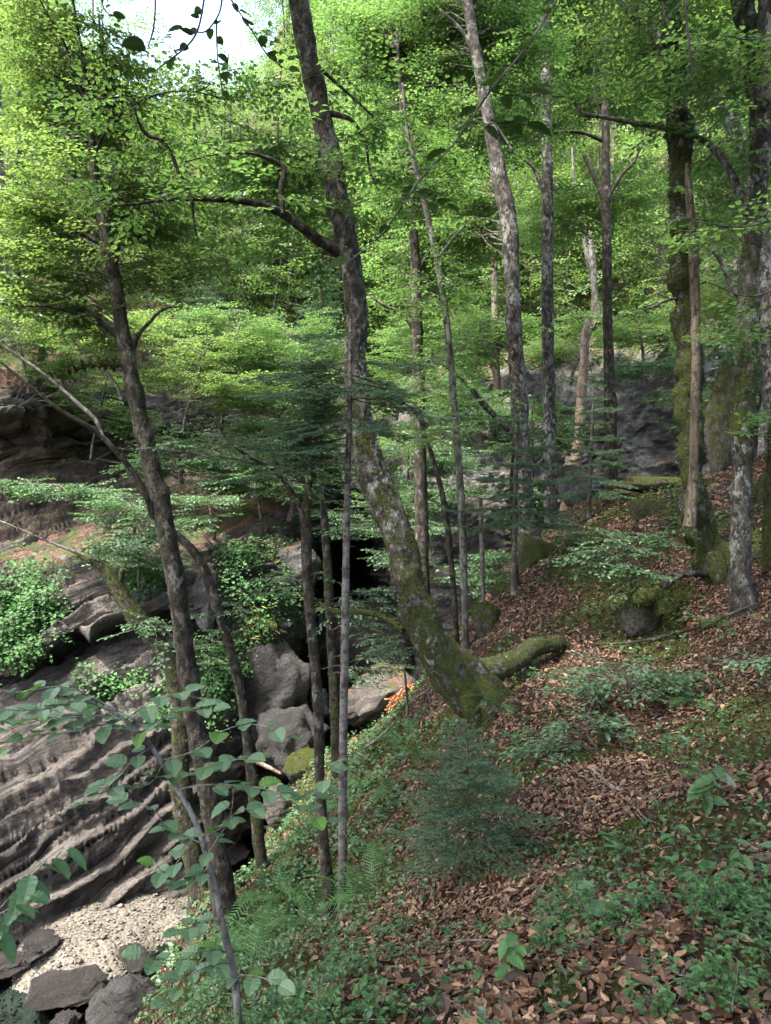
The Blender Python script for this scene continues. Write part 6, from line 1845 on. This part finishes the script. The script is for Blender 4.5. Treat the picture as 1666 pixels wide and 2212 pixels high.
x, y = scatter(70000, 2.4, 20, 1.0)
gw, mw = green_w(x, y), moss_w(x, y)
q = np.column_stack([x, y, np.full(len(x), 4.0)])
cl = sstep(-0.25, 0.35, fbm(q * 1.6, 3, 88))
keep = rng.uniform(0, 1, len(x)) < (0.52 * gw * cl * cl + 0.09 * gw + 0.085 * cl + 0.09 * mw)
x, y = x[keep], y[keep]
p, nrm = ground_frame(x, y)
ok = p[:, 2] > -7.6
p, nrm = p[ok], nrm[ok]
k = len(p)
fo = Foliage()
hgt = rng.uniform(0.02, 0.16, k) * np.clip(p[:, 1] / 6, 0.6, 1.3)
lean = rng.normal(0, 0.3, (k, 3))
tip = p + unit(np.array([0, 0, 1.0]) + 0.4 * nrm + lean) * hgt[:, None]
fo.segs(p, tip, np.full(k, 0.0011))
for a in range(4):
    th = rng.uniform(0, 6.283, k)
    fr = rng.uniform(0.45, 1.0, k)[:, None]
    pp = p * (1 - fr) + tip * fr
    dd = np.column_stack([np.cos(th), np.sin(th), rng.normal(0.05, 0.35, k)])
    fo.leaves(pp, dd, unit(np.array([0, 0, 1.0]) + nrm * 0.7 + rng.normal(0, 0.3, (k, 3))), rng.uniform(0.02, 0.062, k) * np.clip(p[:, 1] / 7, 0.7, 1.35))
mb = MB()
fo.into(mb, 1, wide=0.40)
o = mb.build('undergrowth', [M['ivy_leaf'], M['twig']])
o['kind'] = 'stuff'
o['label'] = 'low ivy and herbs covering the gorge side of the slope'
print('herbs', k * 4)

x, y = scatter(1500, 1.9, 16, 0.9)
p, nrm = ground_frame(x, y)
k = len(p)
a = rng.uniform(0, 6.283, k)
L = rng.lognormal(-2.0, 0.5, k)[:, None]
fo = Foliage()
d0 = np.column_stack([np.cos(a), np.sin(a), np.zeros(k)])
d0 = unit(d0 - nrm * (d0 * nrm).sum(1)[:, None])
m0 = p + d0 * L * 0.5 + rng.normal(0, 0.012, (k, 3)) + nrm * 0.018
fo.segs(p + nrm * 0.012, m0, np.full(k, 0.0026))
fo.segs(m0, p + d0 * L + rng.normal(0, 0.02, (k, 3)) + nrm * 0.016, np.full(k, 0.0020))
mb = MB()
fo.into(mb, 2, tm=0)
o = mb.build('twig_debris', [M['pale_twig']])
o['kind'] = 'stuff'
o['label'] = 'small dead twigs strewn through the dead leaves'
x, y = scatter(120000, 1.9, 16, 0.7)
mw = moss_w(x, y) * (0.6 + 0.4 * green_w(x, y)) + 0.25 * green_w(x, y)
keep = rng.uniform(0, 1, len(x)) < mw * 0.95
x, y = x[keep], y[keep]
p, nrm = ground_frame(x, y)
k = len(p)
dd = unit(nrm + rng.normal(0, 0.45, (k, 3)))
L = rng.uniform(0.012, 0.035, (k, 1)) * np.clip(y / 5, 0.8, 1.8)[:, None]
b = unit(np.cross(dd, rng.normal(0, 1, (k, 3)))) * L * 0.3
mb = MB()
mb.add(np.stack([p - b, p + b, p + dd * L], 1).reshape(-1, 3), t=np.arange(3 * k).reshape(-1, 3))
o = mb.build('moss_carpet', [M['moss_fuzz']])
o['kind'] = 'stuff'
o['label'] = 'dark green moss carpet between the dead leaves'

# grass and hanging herbs on the outcrops of the far side
fo = Foliage()
fg = Foliage()
for (px, py, sx, sy, n, dry) in [(560, 1350, 35, 45, 300, 1), (530, 1290, 60, 40, 80, 0), (600, 1180, 40, 40, 140, 1), (470, 1440, 60, 60, 260, 0), (400, 1540, 70, 25, 200, 0), (60, 1290, 60, 60, 420, 0), (30, 1390, 50, 40, 220, 0),
                                 (640, 1290, 40, 60, 160, 0), (520, 1210, 40, 30, 140, 0), (700, 1040, 60, 30, 120, 0), (930, 940, 80, 30, 240, 1), (1030, 900, 70, 60, 200, 0), (1280, 770, 120, 30, 420, 1), (1360, 740, 110, 30, 420, 1), (880, 1050, 50, 60, 160, 0), (300, 1250, 70, 30, 160, 0), (240, 1480, 90, 20, 90, 0),
                                 (1150, 1120, 60, 50, 160, 0), (850, 1100, 30, 60, 100, 1), (340, 960, 100, 60, 200, 0), (560, 930, 120, 50, 260, 0)]:
    for _ in range(n // 2):
        c = far_px(rng.normal(px, sx * .6), rng.normal(py, sy * .6))
        for _ in range(4):
            b0 = c + rng.normal(0, 0.12, 3)
            if dry and rng.uniform() < 0.6:
                a = rng.uniform(0, 6.283)
                h_ = rng.uniform(0.12, 0.35)
                fg.leaves(b0[None], np.array([[math.cos(a) * .6, math.sin(a) * .6 - .5, rng.normal(0.1, .6)]]), rng.normal(0, 1, (1, 3)), np.array([h_]))
            else:
                a = rng.uniform(0, 6.283, 5)
                fo.leaves(b0[None] + rng.normal(0, 0.07, (5, 3)) + np.array([0, -0.06, 0.05]), np.column_stack([np.cos(a), np.sin(a) - .3, rng.normal(-0.1, .4, 5)]), np.array([[0, -.5, .9]]) + rng.normal(0, .35, (5, 3)), rng.uniform(0.05, 0.12, 5))
mb = MB()
fo.into(mb, 2, wide=0.42)
o = mb.build('cliff_herbs', [M['bilberry_leaf'], M['twig']])
o['kind'] = 'stuff'
o['label'] = 'light green herbs rooted on the ledges of the gorge rocks'
mb = MB()
fg.into(mb, 2, wide=0.05)
o = mb.build('cliff_grass', [M['dry_grass'], M['twig']])
o['kind'] = 'stuff'
o['label'] = 'yellowish grass hanging from the rock edges'


# ------------------------------------------------------------------ the little cascade in the cleft
def foam_mat():
    m, t, out = mat('falling_water')
    N = NT(t)
    v = N.coord('Object', (3, 1, 0.7))
    c = N.ramp(N.noise(v, 6, 5, 0.6), [(0.35, (0.16, 0.20, 0.24)), (0.6, (0.75, 0.82, 0.88))])
    N.l(N.pbr(c, 0.25, 0.5, N.bump(N.noise(v, 9, 4), 0.6, 0.05)), out.inputs[0])
    return m


M['foam'] = foam_mat()
t = thing('cascade', 'thin white cascade stepping down the dark cleft behind the mossy poles', 'waterfall', P(690, 1530, 29.5))
for seg in [[(686, 1335, 20, 32), (694, 1345, 26, 31.4), (700, 1358, 22, 31.0)], [(700, 1395, 10, 30.8), (696, 1410, 16, 30.6), (688, 1428, 12, 30.4)], [(668, 1488, 14, 29.8), (672, 1505, 16, 29.6), (676, 1520, 12, 29.5)], [(694, 1492, 24, 29.6), (698, 1515, 26, 29.4), (702, 1545, 30, 29.2)]]:
    mb = MB()
    tube(mb, np.array([P(a[0], a[1], a[3]) for a in seg]), np.array([a[2] / 2 / F * a[3] for a in seg]), n=9, step=0.1, lump=0.35, lf=3, seed=3)
    mb.build('water_step', [M['foam']], t, P(690, 1530, 29.5), True)
for o in bpy.data.objects:
    if o.parent is not None and o.name.split('.')[0] == 'moss':
        o['kind'] = 'stuff'
